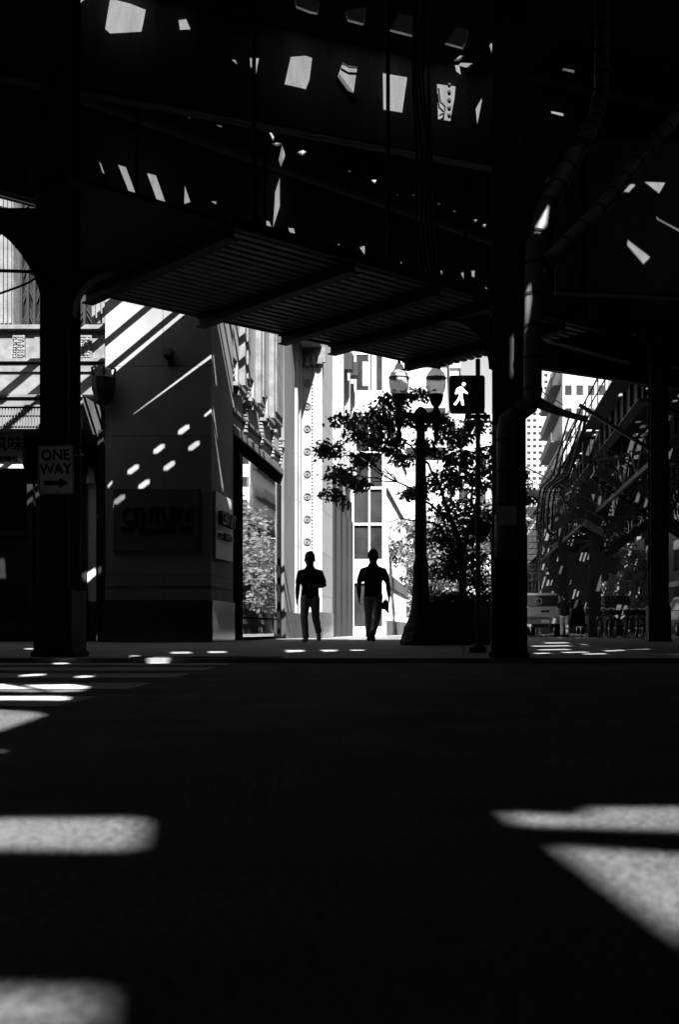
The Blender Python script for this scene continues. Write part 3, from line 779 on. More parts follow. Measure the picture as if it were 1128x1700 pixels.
column('thick black steel column in front of the left shopfront, behind the one way sign', PX(66, 10.9), PX(113, 10.9), 10.9, 0.36, 7.9, 0.045, PZ(985, 10.9), WALK_Z, (((-1, 0.0, 0), 1.1, 4.35), ((1, 0.05, 0), 0.42, 3.75)))
column('broad black steel column with the downpipe, right of the street lamp', PX(819, 10.43), PX(874, 10.43), 10.43, 0.36, 7.9, 0.012, PZ(880, 10.43), WALK_Z, (((1, 0.3, 0), 1.0, 4.9), ((-1, 0.5, 0), 0.5, 3.2)))
SC = 'slim riveted columns down the right hand street'
column('dark steel column nearest the right edge of the picture, beside the parked bicycles', 4.66, 5.12, 28.5, 0.4, 7.9, 0.05, 0.9, 0, (((1, 0, 0), 1.5, 7.9), ((-1, 0, 0), 0.8, 7.9)), SC)
column('riveted steel column with sun flecks left of the parked bicycles', 4.98, 5.42, 45.0, 0.4, 7.9, 0.05, 0.9, 0, (((1, 0, 0), 1.5, 7.9), ((-1, 0, 0), 0.8, 7.9)), SC)
column('riveted steel column with sun flecks just right of the pickup truck', 5.0, 5.46, 60.0, 0.4, 7.9, 0.05, 0.9, 0, (((1, 0, 0), 1.5, 7.9), ((-1, 0, 0), 0.8, 7.9)), SC)
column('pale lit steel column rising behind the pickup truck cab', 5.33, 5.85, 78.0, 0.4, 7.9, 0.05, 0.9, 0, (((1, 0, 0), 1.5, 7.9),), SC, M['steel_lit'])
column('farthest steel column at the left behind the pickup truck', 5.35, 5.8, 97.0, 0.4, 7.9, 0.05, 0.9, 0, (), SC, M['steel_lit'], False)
for i, yy in enumerate((28.5, 45, 60, 78)):
    column(['dark column on the far kerb at the right edge', 'second column on the far kerb of the right street', 'third column on the far kerb of the right street', 'last column on the far kerb of the right street'][i], 12.4, 12.85, yy, 0.4, 7.9, 0.05, 0.9, 0, (((-1, 0, 0), 1.5, 7.9),), SC, M['steel'], False)

# cross girders of the street railway
for i, yy in enumerate((28.7, 45.2, 60.2, 78.2, 97.2)):
    w = MB(); w.box((4.7, yy - 0.12, 6.9), (13.4, yy + 0.12, 7.88)); w.box((4.65, yy - 0.2, 6.86), (13.4, yy + 0.2, 6.899)); w.build('cross_girder', M['steel'], rw2)
for xx in (5.2, 7.4, 9.8, 12.2):
    w = MB(); w.box((xx - 0.02, 33, 6.95), (xx + 0.02, 130, 7.85)); w.box((xx - 0.17, 33, 6.91), (xx + 0.17, 130, 6.949))
    for q in range(60): w.box((xx - 0.13, 33.4 + q*1.5, 6.951), (xx - 0.022, 33.46 + q*1.5, 7.84)); w.box((xx + 0.022, 33.4 + q*1.5, 6.951), (xx + 0.13, 33.46 + q*1.5, 7.84))
    w.build('girder', M['steel'], rw2)
rt = random.Random(31)
for y0, y1 in ((28.9, 45), (45.4, 60), (60.4, 78)):
    for zz in (4.9, 5.9):
        w = MB(); w.bar((5.2, y0, zz), (5.2, y1, zz), .1, .14)
        n = int((y1 - y0) / 1.3)
        for q in range(n):
            ya = y0 + (y1 - y0)*q/n; yb = y0 + (y1 - y0)*(q + 1)/n; zt_ = zz + .95 if q % 2 else zz; zb_ = zz if q % 2 else zz + .95
            w.bar((5.2, ya, zt_), (5.2, yb, zb_), .05, .06)
        if zz < 5: w.build('lattice_brace', M['steel'], rw2)
for q in range(16):
    y = rt.uniform(34, 70); x = rt.uniform(5, 12); w = MB()
    c = Vector((x, y, rt.uniform(5.2, 6.8)))
    if q % 2: w.bar(c, c + Vector((rt.uniform(-2.5, 2.5), rt.uniform(-1, 5), rt.uniform(-.9, .9))), .09, .09)
    else: w.box(c - Vector((.2, .15, .3)), c + Vector((.2, .15, .3))); w.bar(c, (c.x, c.y, 7.8), .04, .04)
    w.build('strut' if q % 2 else 'junction_box', M['steel_lit'] if q % 3 else M['galv'], rw2)
for yy in (33, 45.4, 60.4, 78.4):
    w = MB(); w.bar((5.2, yy, 6.9), (12.3, yy + 11, 6.95), 0.22, 0.1); w.build('wind_brace', M['steel'], rw2)
    w = MB(); w.bar((12.3, yy, 6.76), (5.2, yy + 11, 6.8), 0.22, 0.1); w.build('wind_brace', M['steel'], rw2)
random.seed(5)
for k in range(1000):
    x = random.uniform(4.9, 13.2); y = random.uniform(33, 118); a = random.uniform(0.05, 0.11); b = random.uniform(0.16, 0.4)
    x = round(x / 0.32) * 0.32; y = round(y / 0.95) * 0.95
    HOLES2.append([(x - a, y - b), (x + a, y - b), (x + a, y + b), (x - a, y + b)])
seen = set(); H2 = []
for h in HOLES2:
    key = (round(h[0][0]/0.32 + .3), round(h[0][1]/0.95 + .2))
    if key in seen: continue
    seen.add(key); H2.append(h)
deck_from_curve('track_deck', [(4.55, 32.0), (13.6, 38.5), (13.6, 130), (4.55, 130)], H2, 7.9, 0.04, M['deckplate'], rw2)
w = MB()
for y in range(34, 120, 2): w.bar((4.7, y, 8.0), (4.7, y, 9.1), 0.05, 0.05)
w.bar((4.7, 33, 9.1), (4.7, 120, 9.1), 0.05, 0.05); w.bar((4.7, 33, 8.6), (4.7, 120, 8.6), 0.04, 0.04)
w.build('railing', M['steel'], rw2)
# main deck
uvbar(stripe_lo, edge_main, name='guard_timber')
vd = stripe_hi
outer = [UV(-26, -26), UV(42, -26), UV(42, vd), UV(-26, vd)]
def shrink_ok(poly): return all(Vector((x, y, 0)).dot(V) < vd - 0.02 for x, y in poly)
gap_front([(655, 606), (672, 606), (680, 632), (660, 634)], 18.75)
gap_front([(648, 640), (656, 640), (660, 656), (652, 656)], 18.75)
gap_front([(716, 606), (738, 606), (742, 622), (722, 630)], 18.75)
gap_front([(712, 640), (720, 634), (724, 650), (716, 656)], 18.75)
gap_front([(692, 862), (704, 848), (704, 862), (692, 876)], 18.7)
gap_front([(890, 372), (903, 354), (913, 336), (909, 372), (898, 388), (890, 386)], 10.12)
gap_front([(871, 478), (880, 468), (882, 500), (876, 540), (871, 552)], 10.12)
def clip(poly):
    out = []; f = lambda q: vd - 0.03 - Vector((q[0], q[1], 0)).dot(V)
    for a, b in zip(poly, poly[1:] + poly[:1]):
        fa, fb = f(a), f(b)
        if fa >= 0: out.append(a)
        if fa * fb < 0: t = fa / (fa - fb); out.append((a[0] + (b[0]-a[0])*t, a[1] + (b[1]-a[1])*t))
    return out
rg = random.Random(12)
for x, y in ((596, 720), (610, 740), (602, 700), (630, 662), (614, 770), (596, 800), (622, 716)):
    a = rg.uniform(5, 11); gap_front([(x - a, y), (x - a*.3, y - a*.8), (x + a, y - a*.3), (x + a*.4, y + a*.7)], 20.2)
main_holes = [h for h in map(clip, HOLES) if len(h) > 2]
print('deck gaps', len(HOLES), len(main_holes))
deck_from_curve('track_deck', outer, main_holes, ZD, 0.03, M['deckplate'], rw)
# sleepers under the deck, left out wherever they would cross a gap
ties = 0
boxes = []
for h in main_holes:
    us = [Vector((x, y, 0)).dot(U) for x, y in h]; vs_ = [Vector((x, y, 0)).dot(V) for x, y in h]
    boxes.append((min(us) - 0.3, max(us) + 0.3, min(vs_) - 0.3, max(vs_) + 0.3))
for k in range(0, 60):
    u = -4 + 0.55 * k
    for v0, v1 in ((2.0, 5.4), (6.4, 9.8)):
        if ties >= 90: break
        if any(a < u + 0.12 and b > u - 0.12 and c < v1 and d > v0 for a, b, c, d in boxes): continue
        w = MB(); p0, p1 = UV(u, v0), UV(u, v1); w.bar((*p0, 7.86), (*p1, 7.86), 0.2, 0.2); w.build('sleeper', M['deckplate'], rw); ties += 1

# ================================================================ AWNING of corrugated metal over the pavement
O = Vector((-2.49, 12.2, 0)); cz = 4.6; WID = 3.32
aw = thing('corrugated_awning', 'dark corrugated steel awning slung under the railway above the pavement', 'awning', (O.x, O.y, cz))
def cp(s, v, z=0.0): q = O + U*s + V*v; return Vector((q.x, q.y, cz + z))
mb = MB(); n = 20; prof = []
for k in range(n):
    a = WID*k/n; pit = WID/n
    prof += [(a, 0), (a + pit*0.5, 0), (a + pit*0.6, 0.05), (a + pit*0.9, 0.05)]
prof.append((WID, 0))
va = [cp(0, v, z) for v, z in prof]; vb = [cp(6.1, v, z) for v, z in prof]; k = len(prof)
mb.add(va + vb, [(i, i+1, k+i+1, k+i) for i in range(k-1)]); mb.build('corrugated_sheet', M['tin'], aw, fix=False)
mb = MB()
lp = [Vector((O.x, O.y, cz)), cp(0, WID), Vector((-4.36, 11.67, cz)), Vector((-4.05, 10.62, cz))]
mb.prism([(p.x, p.y) for p in lp], (0, 0, cz), (1, 0, 0), (0, 1, 0), (0, 0, 0.05)); mb.build('end_panel', M['steel'], aw)
for s_ in (0.02, 1.66, 3.02, 3.92, 5.4):
    mb = MB(); mb.bar(cp(s_, -0.02, -0.02), cp(s_, WID + 0.05, -0.02), 0.13, 0.015); mb.bar(cp(s_, -0.02, -0.08), cp(s_, WID + 0.05, -0.08), 0.03, 0.105); mb.bar(cp(s_, -0.02, -0.14), cp(s_, WID + 0.05, -0.14), 0.15, 0.016); mb.build('beam', M['steel'], aw)
mb = MB(); mb.bar(cp(-0.02, -0.04, 0.03), cp(6.15, -0.04, 0.03), 0.06, 0.12); mb.bar(cp(-0.02, WID + 0.035, 0.03), cp(6.15, WID + 0.035, 0.03), 0.05, 0.07)
mb.build('edge_angle', M['steel'], aw)
for s_ in (0.3, 2.2, 4.4, 6.0):
    for v_ in (0.0, 2.6):
        mb = MB(); mb.tube([cp(s_, v_, 0.06), cp(s_, v_, 3.3)], 0.025, 6); mb.build('hanger_rod', M['steel'], aw)

# ================================================================ DOWNPIPE and its branch
dp = thing('downpipe', 'ribbed metal downpipe strapped to the broad right column', 'pipe', P(842, 870, 10.25))
yd = 10.2
def pp(x, y, d=yd): return P(x, y, d)
def pipe(mb, bands, pts, r, n=16, step=0.28):
    mb.tube(pts, r, n)
    acc = 0.1
    for a, b in zip(pts, pts[1:]):
        d = b - a; L_ = d.length; d.normalize()
        while acc < L_:
            c = a + d*acc; bands = MB(); bands.tube([c - d*0.012, c + d*0.012], r + 0.006, n); bands.build('joint_band', M['steel'], dp); acc += step
        acc -= L_
mb, bd = MB(), MB()
main = [pp(1000, -80, 12.5), pp(1000, 150, 12.2), pp(990, 200, 11.6), pp(952, 262, 10.6), pp(905, 350), pp(888, 420), pp(886, 520), pp(885, 600), pp(885, 655), pp(880, 672), pp(855, 690), pp(843, 700), pp(840, 715), pp(840, 868)]
pipe(mb, bd, main, 0.085)
mb.build('pipe', M['galv'], dp, smooth=True)
mb, bd = MB(), MB()
pipe(mb, bd, [pp(888, 446), pp(918, 428), pp(1000, 345, 10.8), pp(1060, 270, 11.4), pp(1160, 150, 13)], 0.07, 14, 0.35)
mb.build('branch_pipe', M['galv'], dp, smooth=True)
mb = MB(); c = pp(840, 868); mb.lathe([(0.07, -0.32), (0.1, -0.3), (0.1, -0.1), (0.098, 0.05), (0.088, 0.09)], c, 14)
mb.build('cleanout', M['galv'], dp, smooth=True)
mb = MB(); mb.box((c.x - 0.09, yd - 0.115, c.z - 0.03), (c.x + 0.09, yd - 0.1, c.z + 0.14)); mb.build('sticker', M['plaque'], dp)

# hanging cables at the top and round the right street
def cable(name, label, pts, r, m=M['black'], cat='cable', group=None):
    w = MB(); sp = []
    pts = [Vector(p) for p in pts]
    for i in range(len(pts) - 1):
        p0, p1, p2, p3 = pts[max(i-1, 0)], pts[i], pts[i+1], pts[min(i+2, len(pts)-1)]
        for t in [j/8 for j in range(8)]:
            sp.append(0.5*((2*p1) + (p2 - p0)*t + (2*p0 - 5*p1 + 4*p2 - p3)*t*t + (3*p1 - p0 - 3*p2 + p3)*t**3))
    sp.append(pts[-1]); w.tube(sp, r, 6)
    return tag(w.build(name, m, smooth=True), label, cat, group)
for i, (xa, xm, xb) in enumerate(((690, 692, 699), (700, 708, 714), (706, 714, 722), (716, 716, 728), (694, 700, 707))):
    cable('hanging_cable', 'black cable hanging in the loose bundle in front of the riveted girder', [P(xa, -10, 11.6), P(xa - 4, 120, 11.6), P(xm, 260, 11.6), P(xb - 8, 360, 11.6), P(xb, 450, 11.9)], 0.014, M['steel_lit'] if i % 2 else M['black'], 'cable', 'cables hanging under the railway')
cable('wire', 'black wire sagging across the fluted pilaster at the far left', [P(-40, 500, 10.6), P(10, 484, 10.7), P(50, 468, 10.8), P(68, 452, 10.9)], 0.010)
cable('conduit', 'straight black conduit crossing the fluted pilaster at the far left', [P(-40, 449, 10.6), P(10, 450, 10.7), P(68, 452, 10.9)], 0.016)
cable('wire', 'thin black wire curling down from the bracket at the top left', [P(-20, 402, 10.6), P(8, 384, 10.7), P(30, 362, 10.8), P(50, 340, 10.9)], 0.007)
CG = 'cables sweeping beside the right hand street'
for i, (a, b, c_, d) in enumerate(((0, 0, 0, .035), (2, 8, 6, .045), (4, 14, 9, .03))):
    cable('sweeping_cable', 'thick black cable sweeping from the downpipe towards the street railway', [P(880, 648 + 5*i, 11), P(905, 668 + 6*i, 15), P(940, 683 + 4*i, 24), P(976, 694 + 3*i, 32)], 0.03, M['black'], 'cable', CG)
for i, (x0_, x1_, x2_) in enumerate(((972, 962, 915), (970, 950, 908), (976, 958, 922), (946, 930, 897), (962, 938, 904))):
    cable('looping_cable', 'slack cable looping down from the street railway in front of the steel stairs', [P(x0_, 690, 32), P(x1_, 745, 32), P((x1_+x2_)/2 + 4, 790, 32.5), P(x2_, 815, 33), P(x2_ - 6, 880, 33.5)], 0.03, M['steel_lit'] if i % 2 else M['black'], 'cable', CG)
cable('strut_pipe', 'long slanting grey pipe under the street railway', [P(962, 672, 27), P(1083, 748, 27)], 0.05, M['galv'], 'pipe')
cable('thin_wire', 'thin wire slanting across the slim tower at right', [P(868, 630, 30), P(935, 672, 40)], 0.02)

# ================================================================ ONE WAY SIGN
sy = 10.72; c = P(92.5, 780, sy); w2, h2 = 0.165, 0.228
tl = R(-1.2); ax = Vector((math.cos(tl), 0, -math.sin(tl))); az = Vector((math.sin(tl), 0, math.cos(tl)))
t = thing('one_way_sign', 'worn white one way sign with a black arrow strapped to the left steel column', 'sign', c)
def rrect(w, h, r, n=5):
    out = []
    for cx_, cy_, a0 in ((w-r, h-r, 0), (-w+r, h-r, 90), (-w+r, -h+r, 180), (w-r, -h+r, 270)):
        out += [(cx_ + r*math.cos(R(a0 + 90*k/n)), cy_ + r*math.sin(R(a0 + 90*k/n))) for k in range(n+1)]
    return out
mb = MB(); mb.prism(rrect(w2, h2, 0.018), c, ax, az, (0, 0.006, 0)); mb.build('panel', M['signface'], t)
front = c + Vector((0, -0.0005, 0))
mb = MB()
o_, i_ = rrect(w2 - 0.006, h2 - 0.006, 0.014), rrect(w2 - 0.011, h2 - 0.011, 0.010)
for k in range(len(o_)):
    q = [o_[k], o_[(k+1) % len(o_)], i_[(k+1) % len(o_)], i_[k]]; mb.prism(q, front, ax, az, (0, -0.001, 0))
mb.build('border', M['black'], t)
mb = text_mb('ONE', 0.135, 0.0012, front + az*0.135, ax, az, 0.95, bold=0.004)
m2 = text_mb('WAY', 0.135, 0.0012, front + az*0.005, ax, az, 0.95, bold=0.004); mb.add(m2.v, m2.f); mb.build('lettering', M['black'], t)
mb = MB(); mb.prism([(-0.115, -0.145), (-0.115, -0.105), (0.03, -0.105), (0.03, -0.075), (0.115, -0.125), (0.03, -0.175), (0.03, -0.145)], front, ax, az, (0, -0.0012, 0)); mb.build('arrow', M['black'], t)
mb = MB()
for dz in (0.19, -0.2): mb.disc(front + az*dz, (0, -1, 0), 0.008, 0.006)
mb.bar(c + Vector((-0.2, 0.05, 0.15)), c + Vector((0.23, 0.05, 0.15)), 0.09, 0.02); mb.build('strap', M['galv'], t)

# ================================================================ STREET LAMP with two globes
D = 18.9; sL2 = F/D
def lz(y): return PZ(y, D)
c0 = P(699, 1072, D); c0.z = WALK_Z
lp_ = thing('street_lamp', 'black cast iron street lamp with two glass globes on the pavement', 'street lamp', c0)
r = lambda px: px/2/sL2
mb = MB()
mb.lathe([(r(70), 0.0), (r(70), 0.07), (r(66), 0.10), (r(62), 0.18), (r(58), 0.22), (r(56), 0.30), (r(48), 0.36), (r(40), 0.46), (r(33), 0.60), (r(29), 0.78), (r(27), 1.0), (r(25), 1.2), (r(27), 1.3), (r(24), 1.36), (r(20), 1.44), (r(18), 1.5)], c0, 16)
mb.build('base', M['iron'], lp_)
mb = MB(); zt = lz(688)
mb.lathe([(r(18), 1.5 ), (r(16.5), 2.2), (r(15), 3.0), (r(14.5), zt - c0.z - 0.1), (r(22), zt - c0.z - 0.05), (r(24), zt - c0.z), (r(20), zt - c0.z + 0.06), (r(8), zt - c0.z + 0.12)], c0, 16)
for k in range(10):
    a = 2*math.pi*k/10; q = Vector((math.cos(a), math.sin(a), 0))
    mb.tube([c0 + q*r(18) + Vector((0, 0, 1.5)), c0 + q*r(15) + Vector((0, 0, 3.4))], 0.012, 5)
mb.build('shaft', M['iron'], lp_)
for gx in (663, 724.5):
    gc = P(gx, 690, D)
    arm = MB(); arm.tube([Vector((c0.x, D, lz(700))), Vector(((c0.x + gc.x)/2, D, lz(690))), Vector((gc.x, D, lz(686)))], [0.07, 0.055, 0.05], 10)
    arm.tube([Vector((c0.x, D, lz(715))), Vector(((c0.x*.4 + gc.x*.6), D, lz(703))), Vector((gc.x, D, lz(692)))], 0.025, 8)
    arm.lathe([(0.01, lz(737)), (0.035, lz(730)), (0.05, lz(722)), (0.03, lz(714)), (0.06, lz(706)), (0.085, lz(696)), (0.07, lz(684)), (0.045, lz(676)), (0.08, lz(672)), (r(22), lz(664)), (r(25), lz(657)), (r(23), lz(655))], (gc.x, D, 0), 16)
    arm.build('arm', M['iron'], lp_)
    g = MB(); g.lathe([(r(24), lz(655)), (r(30), lz(648)), (r(33.5), lz(636)), (r(33), lz(627)), (r(28), lz(620)), (r(22), lz(617)), (r(16), lz(613)), (r(14), lz(608)), (r(8), lz(604)), (0.012, lz(603))], (gc.x, D, 0), 24)
    g.build('globe', M['globe'], lp_, smooth=True)
    g = MB(); g.lathe([(r(35), lz(628.5)), (r(35), lz(627))], (gc.x, D, 0), 20); g.lathe([(0.03, lz(603)), (0.02, lz(600)), (0.03, lz(598)), (0.008, lz(593)), (0.004, lz(588))], (gc.x, D, 0), 10); g.build('finial', M['iron'], lp_)

# ================================================================ PEDESTRIAN SIGNAL
D = 12.5; s_ = F/D
sp_ = thing('pedestrian_signal', 'black pedestrian signal showing a lit walking figure beside the broad column', 'signal', (PX(794, D+.3), D + 0.3, WALK_Z))
cx_, cz_ = PX(776, D), PZ(653.5, D)
mb = MB(); mb.prism(rrect(29.5/s_, 28.5/s_, 0.03), (cx_, D, cz_), (1, 0, 0), (0, 0, 1), (0, 0.2, 0)); mb.build('housing', M['black'], sp_, bevel=0.01)
mb = MB(); ro, ri = rrect(29.5/s_, 28.5/s_, 0.03), rrect(27.6/s_, 26.6/s_, 0.02)
for k in range(len(ro)):
    mb.prism([ro[k], ro[(k+1) % len(ro)], ri[(k+1) % len(ro)], ri[k]], (cx_, D - 0.002, cz_), (1, 0, 0), (0, 0, 1), (0, -0.05, 0))
mb.build('visor', M['black'], sp_)
mb = MB(); fc = Vector((0, D - 0.004, 0))
def fp(poly):
    mb.prism([(PX(x, D), PZ(y, D)) for x, y in poly], fc, (1, 0, 0), (0, 0, 1), (0, 0.003, 0))
Z = lambda x, y: (560 + x/3.76, 560 + y/3.76)
mb.prism([(PX(770.6, D) + 2.9/s_*math.cos(a*math.pi/8), PZ(638, D) + 2.9/s_*math.sin(a*math.pi/8)) for a in range(16)], fc, (1, 0, 0), (0, 0, 1), (0, 0.003, 0))
fp([Z(768, 308), Z(783, 310), Z(786, 335), Z(782, 365), Z(762, 365), Z(756, 345)])
fp([Z(768, 309), Z(758, 346), Z(741, 357), Z(737, 352), Z(747, 320)])
fp([Z(784, 311), Z(800, 332), Z(818, 347), Z(815, 355), Z(795, 345), Z(784, 336)])
fp([Z(762, 366), Z(772, 366), Z(764, 395), Z(742, 424), Z(728, 420), Z(752, 388)])
fp([Z(772.5, 366), Z(783, 366), Z(787, 385), Z(793, 424), Z(779, 424), Z(773, 388)])
mb.build('walk_symbol', M['walklight'], sp_)
mb = MB(); mb.tube([(PX(794, D+.32), D + 0.32, WALK_Z), (PX(794, D+.32), D + 0.32, PZ(585, D))], 0.027, 10); mb.lathe([(0.1, 0), (0.1, 0.06), (0.05, 0.1)], (PX(794, D+.32), D + 0.32, WALK_Z), 12)
mb.build('pole', M['iron'], sp_)
mb = MB(); mb.box((PX(772, D), D + 0.1, PZ(691, D)), (PX(815, D), D + 0.16, PZ(685, D))); mb.box((PX(774, D), D + 0.08, PZ(692, D)), (PX(783, D), D + 0.18, PZ(682, D)))
mb.build('mounting_arm', M['black'], sp_)
mb = MB(); mb.box((PX(757, D), D + 0.07, PZ(625, D)), (PX(764, D), D + 0.14, PZ(622, D))); mb.build('cap', M['black'], sp_)

# ================================================================ PLANTER, SHRUBS, TREES
def leaves(mb, centers, count, size, rnd):
    tot = sum(c[1]*c[2]*c[3] for c in centers) ** 1.0
    for (c, rx, ry, rz) in centers:
        m_ = max(6, int(count * (rx*ry*rz) ** 0.75 / sum((q[1]*q[2]*q[3]) ** 0.75 for q in centers)))
        # twig clusters inside each clump
        nt = max(3, m_ // 9)
        tw = []
        for _ in range(nt):
            while True:
                q = Vector((rnd.uniform(-1, 1), rnd.uniform(-1, 1), rnd.uniform(-1, 1)))
                if q.length < 1: break
            tw.append(c + Vector((q.x*rx, q.y*ry, q.z*rz)))
        for k in range(m_):
            b = tw[k % nt] + Vector((rnd.gauss(0, 1), rnd.gauss(0, 1), rnd.gauss(0, .6))) * size * 0.75
            s = size * rnd.uniform(0.6, 1.25)
            d = Vector((rnd.gauss(0, 1), rnd.gauss(0, 1), rnd.gauss(-0.5, .5))).normalized()
            n = Vector((rnd.gauss(0, .7), rnd.gauss(-.35, .7), rnd.gauss(.7, .5)))
            n = (n - d*n.dot(d)).normalized(); w = d.cross(n)
            mb.add([b, b + d*s*.35 + w*s*.33 + n*s*.06, b + d*s*.75 + w*s*.24 + n*s*.04, b + d*s*1.1 - n*s*.1, b + d*s*.75 - w*s*.24 + n*s*.04, b + d*s*.35 - w*s*.33 + n*s*.06],
                   [(0, 1, 2, 3), (0, 3, 4, 5)])
def limb(mb, a, b, r0, r1, rnd, wob=0.05, n=6):
    a, b = Vector(a), Vector(b); L_ = (b - a).length; pts = []
    for k in range(n + 1):
        t = k/n; p_ = a.lerp(b, t)
        if 0 < k < n: p_ += Vector((rnd.gauss(0, 1), rnd.gauss(0, 1), rnd.gauss(0, 1))) * wob * L_
        p_.z += math.sin(t*math.pi)*0.05*L_
        pts.append(p_)
    mb.tube(pts, [r0 + (r1 - r0)*k/n for k in range(n+1)], 7); return pts
D = 20.2
pl = thing('planter', 'dark square concrete planter holding the street tree', 'planter', (P(768, 1072, 19.3).x, 20, WALK_Z))
x0, x1 = PX(706, 19.3), PX(838, 19.3); zt = PZ(1000, 19.3)
mb = MB(); mb.taper((x0 + .04, 19.34, x1 - .04, 20.9), WALK_Z, (x0, 19.3, x1, 20.94), zt - 0.1); mb.box((x0 - 0.03, 19.27, zt - 0.098), (x1 + 0.03, 20.97, zt)); mb.build('planter_box', M['concrete'], pl, bevel=0.012)
mb = MB(); mb.box((x0 + 0.08, 19.4, zt + .002), (x1 - 0.08, 20.86, zt + 0.02)); mb.build('soil', M['bark'], pl)
rnd = random.Random(3)
sh = thing('shrub', 'low leafy shrubs filling the planter under the street tree', 'shrub', (PX(768, 20), 20.0, zt))
mb = MB(); cl = [(P(x, 1000 - h*.35, 20.0 + rnd.uniform(-.3, .3)), 0.18, 0.2, h/F*20*.6) for x, h in ((718, 14), (735, 18), (752, 22), (768, 20), (785, 24), (800, 22), (815, 26), (728, 20), (745, 16))]
leaves(mb, cl, 1300, 0.065, rnd); mb.build('foliage', M['leaf'], sh)
mb = MB()
for c in cl: limb(mb, (c[0].x, c[0].y, zt), c[0], 0.01, 0.004, rnd)
mb.build('stem', M['bark'], sh)
tr = thing('street_tree', 'dark leafy street tree growing from the planter behind the lamp post', 'tree', (PX(769, D), D, zt))
spec = [(575, 697, 28, 11), (548, 745, 24, 13), (535, 752, 12, 8), (562, 788, 26, 16), (600, 722, 30, 17), (622, 690, 34, 15), (650, 668, 26, 14), (640, 737, 34, 15), (602, 762, 28, 12), (552, 822, 18, 9),
        (590, 802, 24, 12), (690, 655, 24, 9), (735, 700, 30, 14), (762, 722, 34, 18), (790, 706, 22, 14), (762, 760, 38, 20), (790, 798, 30, 24), (742, 800, 38, 22), (764, 848, 44, 24), (792, 880, 34, 28), (745, 890, 34, 24),
        (772, 930, 42, 24), (745, 945, 26, 18), (792, 962, 26, 18), (690, 700, 26, 14), (712, 742, 24, 14), (668, 760, 22, 10), (815, 760, 30, 22), (850, 800, 36, 26), (868, 828, 18, 14), (830, 860, 36, 28), (690, 820, 22, 10), (640, 705, 30, 14)]
cl = []
for (x, y, rx, ry) in spec:
    dd = D + rnd.uniform(-0.55, 0.75); k = dd/F
    cl.append((P(x, y, dd), rx*k, 0.28, ry*k))
mb = MB(); leaves(mb, cl, 14500, 0.076, rnd); mb.build('crown', M['leaf'], tr)
tk = MB(); base = Vector((PX(769, D), D, zt)); t1 = limb(tk, base, P(767, 925, D), 0.075, 0.06, rnd, 0.01); t2 = limb(tk, t1[-1], P(745, 850, D), 0.05, 0.035, rnd, 0.02)
t3 = limb(tk, t1[-1], P(790, 850, D + .2), 0.05, 0.03, rnd, 0.02); t4 = limb(tk, t1[-2], P(720, 868, D - .1), 0.04, 0.025, rnd, 0.02); t5 = limb(tk, t2[-1], P(712, 770, D), 0.035, 0.02, rnd, 0.02)
t6 = limb(tk, t3[-1], P(765, 745, D + .2), 0.028, 0.014, rnd, 0.02); t7 = limb(tk, t2[-2], P(660, 800, D - .1), 0.026, 0.012, rnd, .02); t8 = limb(tk, t5[-1], P(650, 715, D), 0.022, 0.01, rnd, .03)
t9 = limb(tk, t4[-1], P(640, 866, D - .1), 0.018, 0.004, rnd, .03); limb(tk, t4[-1], P(655, 852, D), 0.012, 0.003, rnd, .04); limb(tk, t4[-2], P(650, 905, D), 0.012, 0.003, rnd, .04)
nodes = [p_ for l in (t2, t3, t5, t6, t7, t8) for p_ in l[1:]]
for c in cl:
    a = min(nodes, key=lambda q: (q - c[0]).length + max(0, q.z - c[0].z)); limb(tk, a, c[0], 0.012, 0.004, rnd, 0.05)
tk.build('trunk', M['bark'], tr, smooth=True)
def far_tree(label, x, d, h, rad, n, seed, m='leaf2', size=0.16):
    rn = random.Random(seed)
    t = thing('background_tree', label, 'tree', (x, d, WALK_Z), 'sunlit trees further along the pavement')
    mb = MB(); cl = []
    for _ in range(16):
        a = rn.uniform(0, 6.28); q = rn.uniform(0.2, 1) * rad
        cl.append((Vector((x + q*math.cos(a), d + q*math.sin(a), h*0.28 + rn.random()*h*0.72)), rad*.42, rad*.42, h*.10))
    leaves(mb, cl, n, size, rn); mb.build('crown', M[m], t)
    tk = MB(); b = limb(tk, (x, d, WALK_Z), (x, d, h*.55), 0.11, 0.06, rn, 0.01)
    for c in cl: limb(tk, b[rn.randint(3, 6)], c[0], 0.035, 0.01, rn, .04)
    tk.build('trunk', M['bark'], t)
far_tree('pale sunlit tree directly behind the street lamp shaft', PX(716, 38), 38, 4.0, 1.15, 2000, 21)
far_tree('pale sunlit tree beyond the planter at its left', PX(690, 52), 52, 5.2, 1.5, 2200, 22, size=0.2)
far_tree('pale sunlit tree beyond the planter at its right', PX(762, 46), 46, 4.6, 1.4, 2200, 23, size=0.18)
far_tree('small round tree far down the pavement left of the lamp', PX(672, 75), 75, 6.0, 1.5, 1600, 24, size=0.26)
far_tree('tree half hidden behind the broad steel column', PX(830, 60), 60, 7.0, 1.7, 2000, 25, size=0.24)
far_tree('tree beyond the bicycles near the far kerb', PX(1062, 70), 70, 5.2, 1.2, 1200, 26, 'leaf', 0.22)
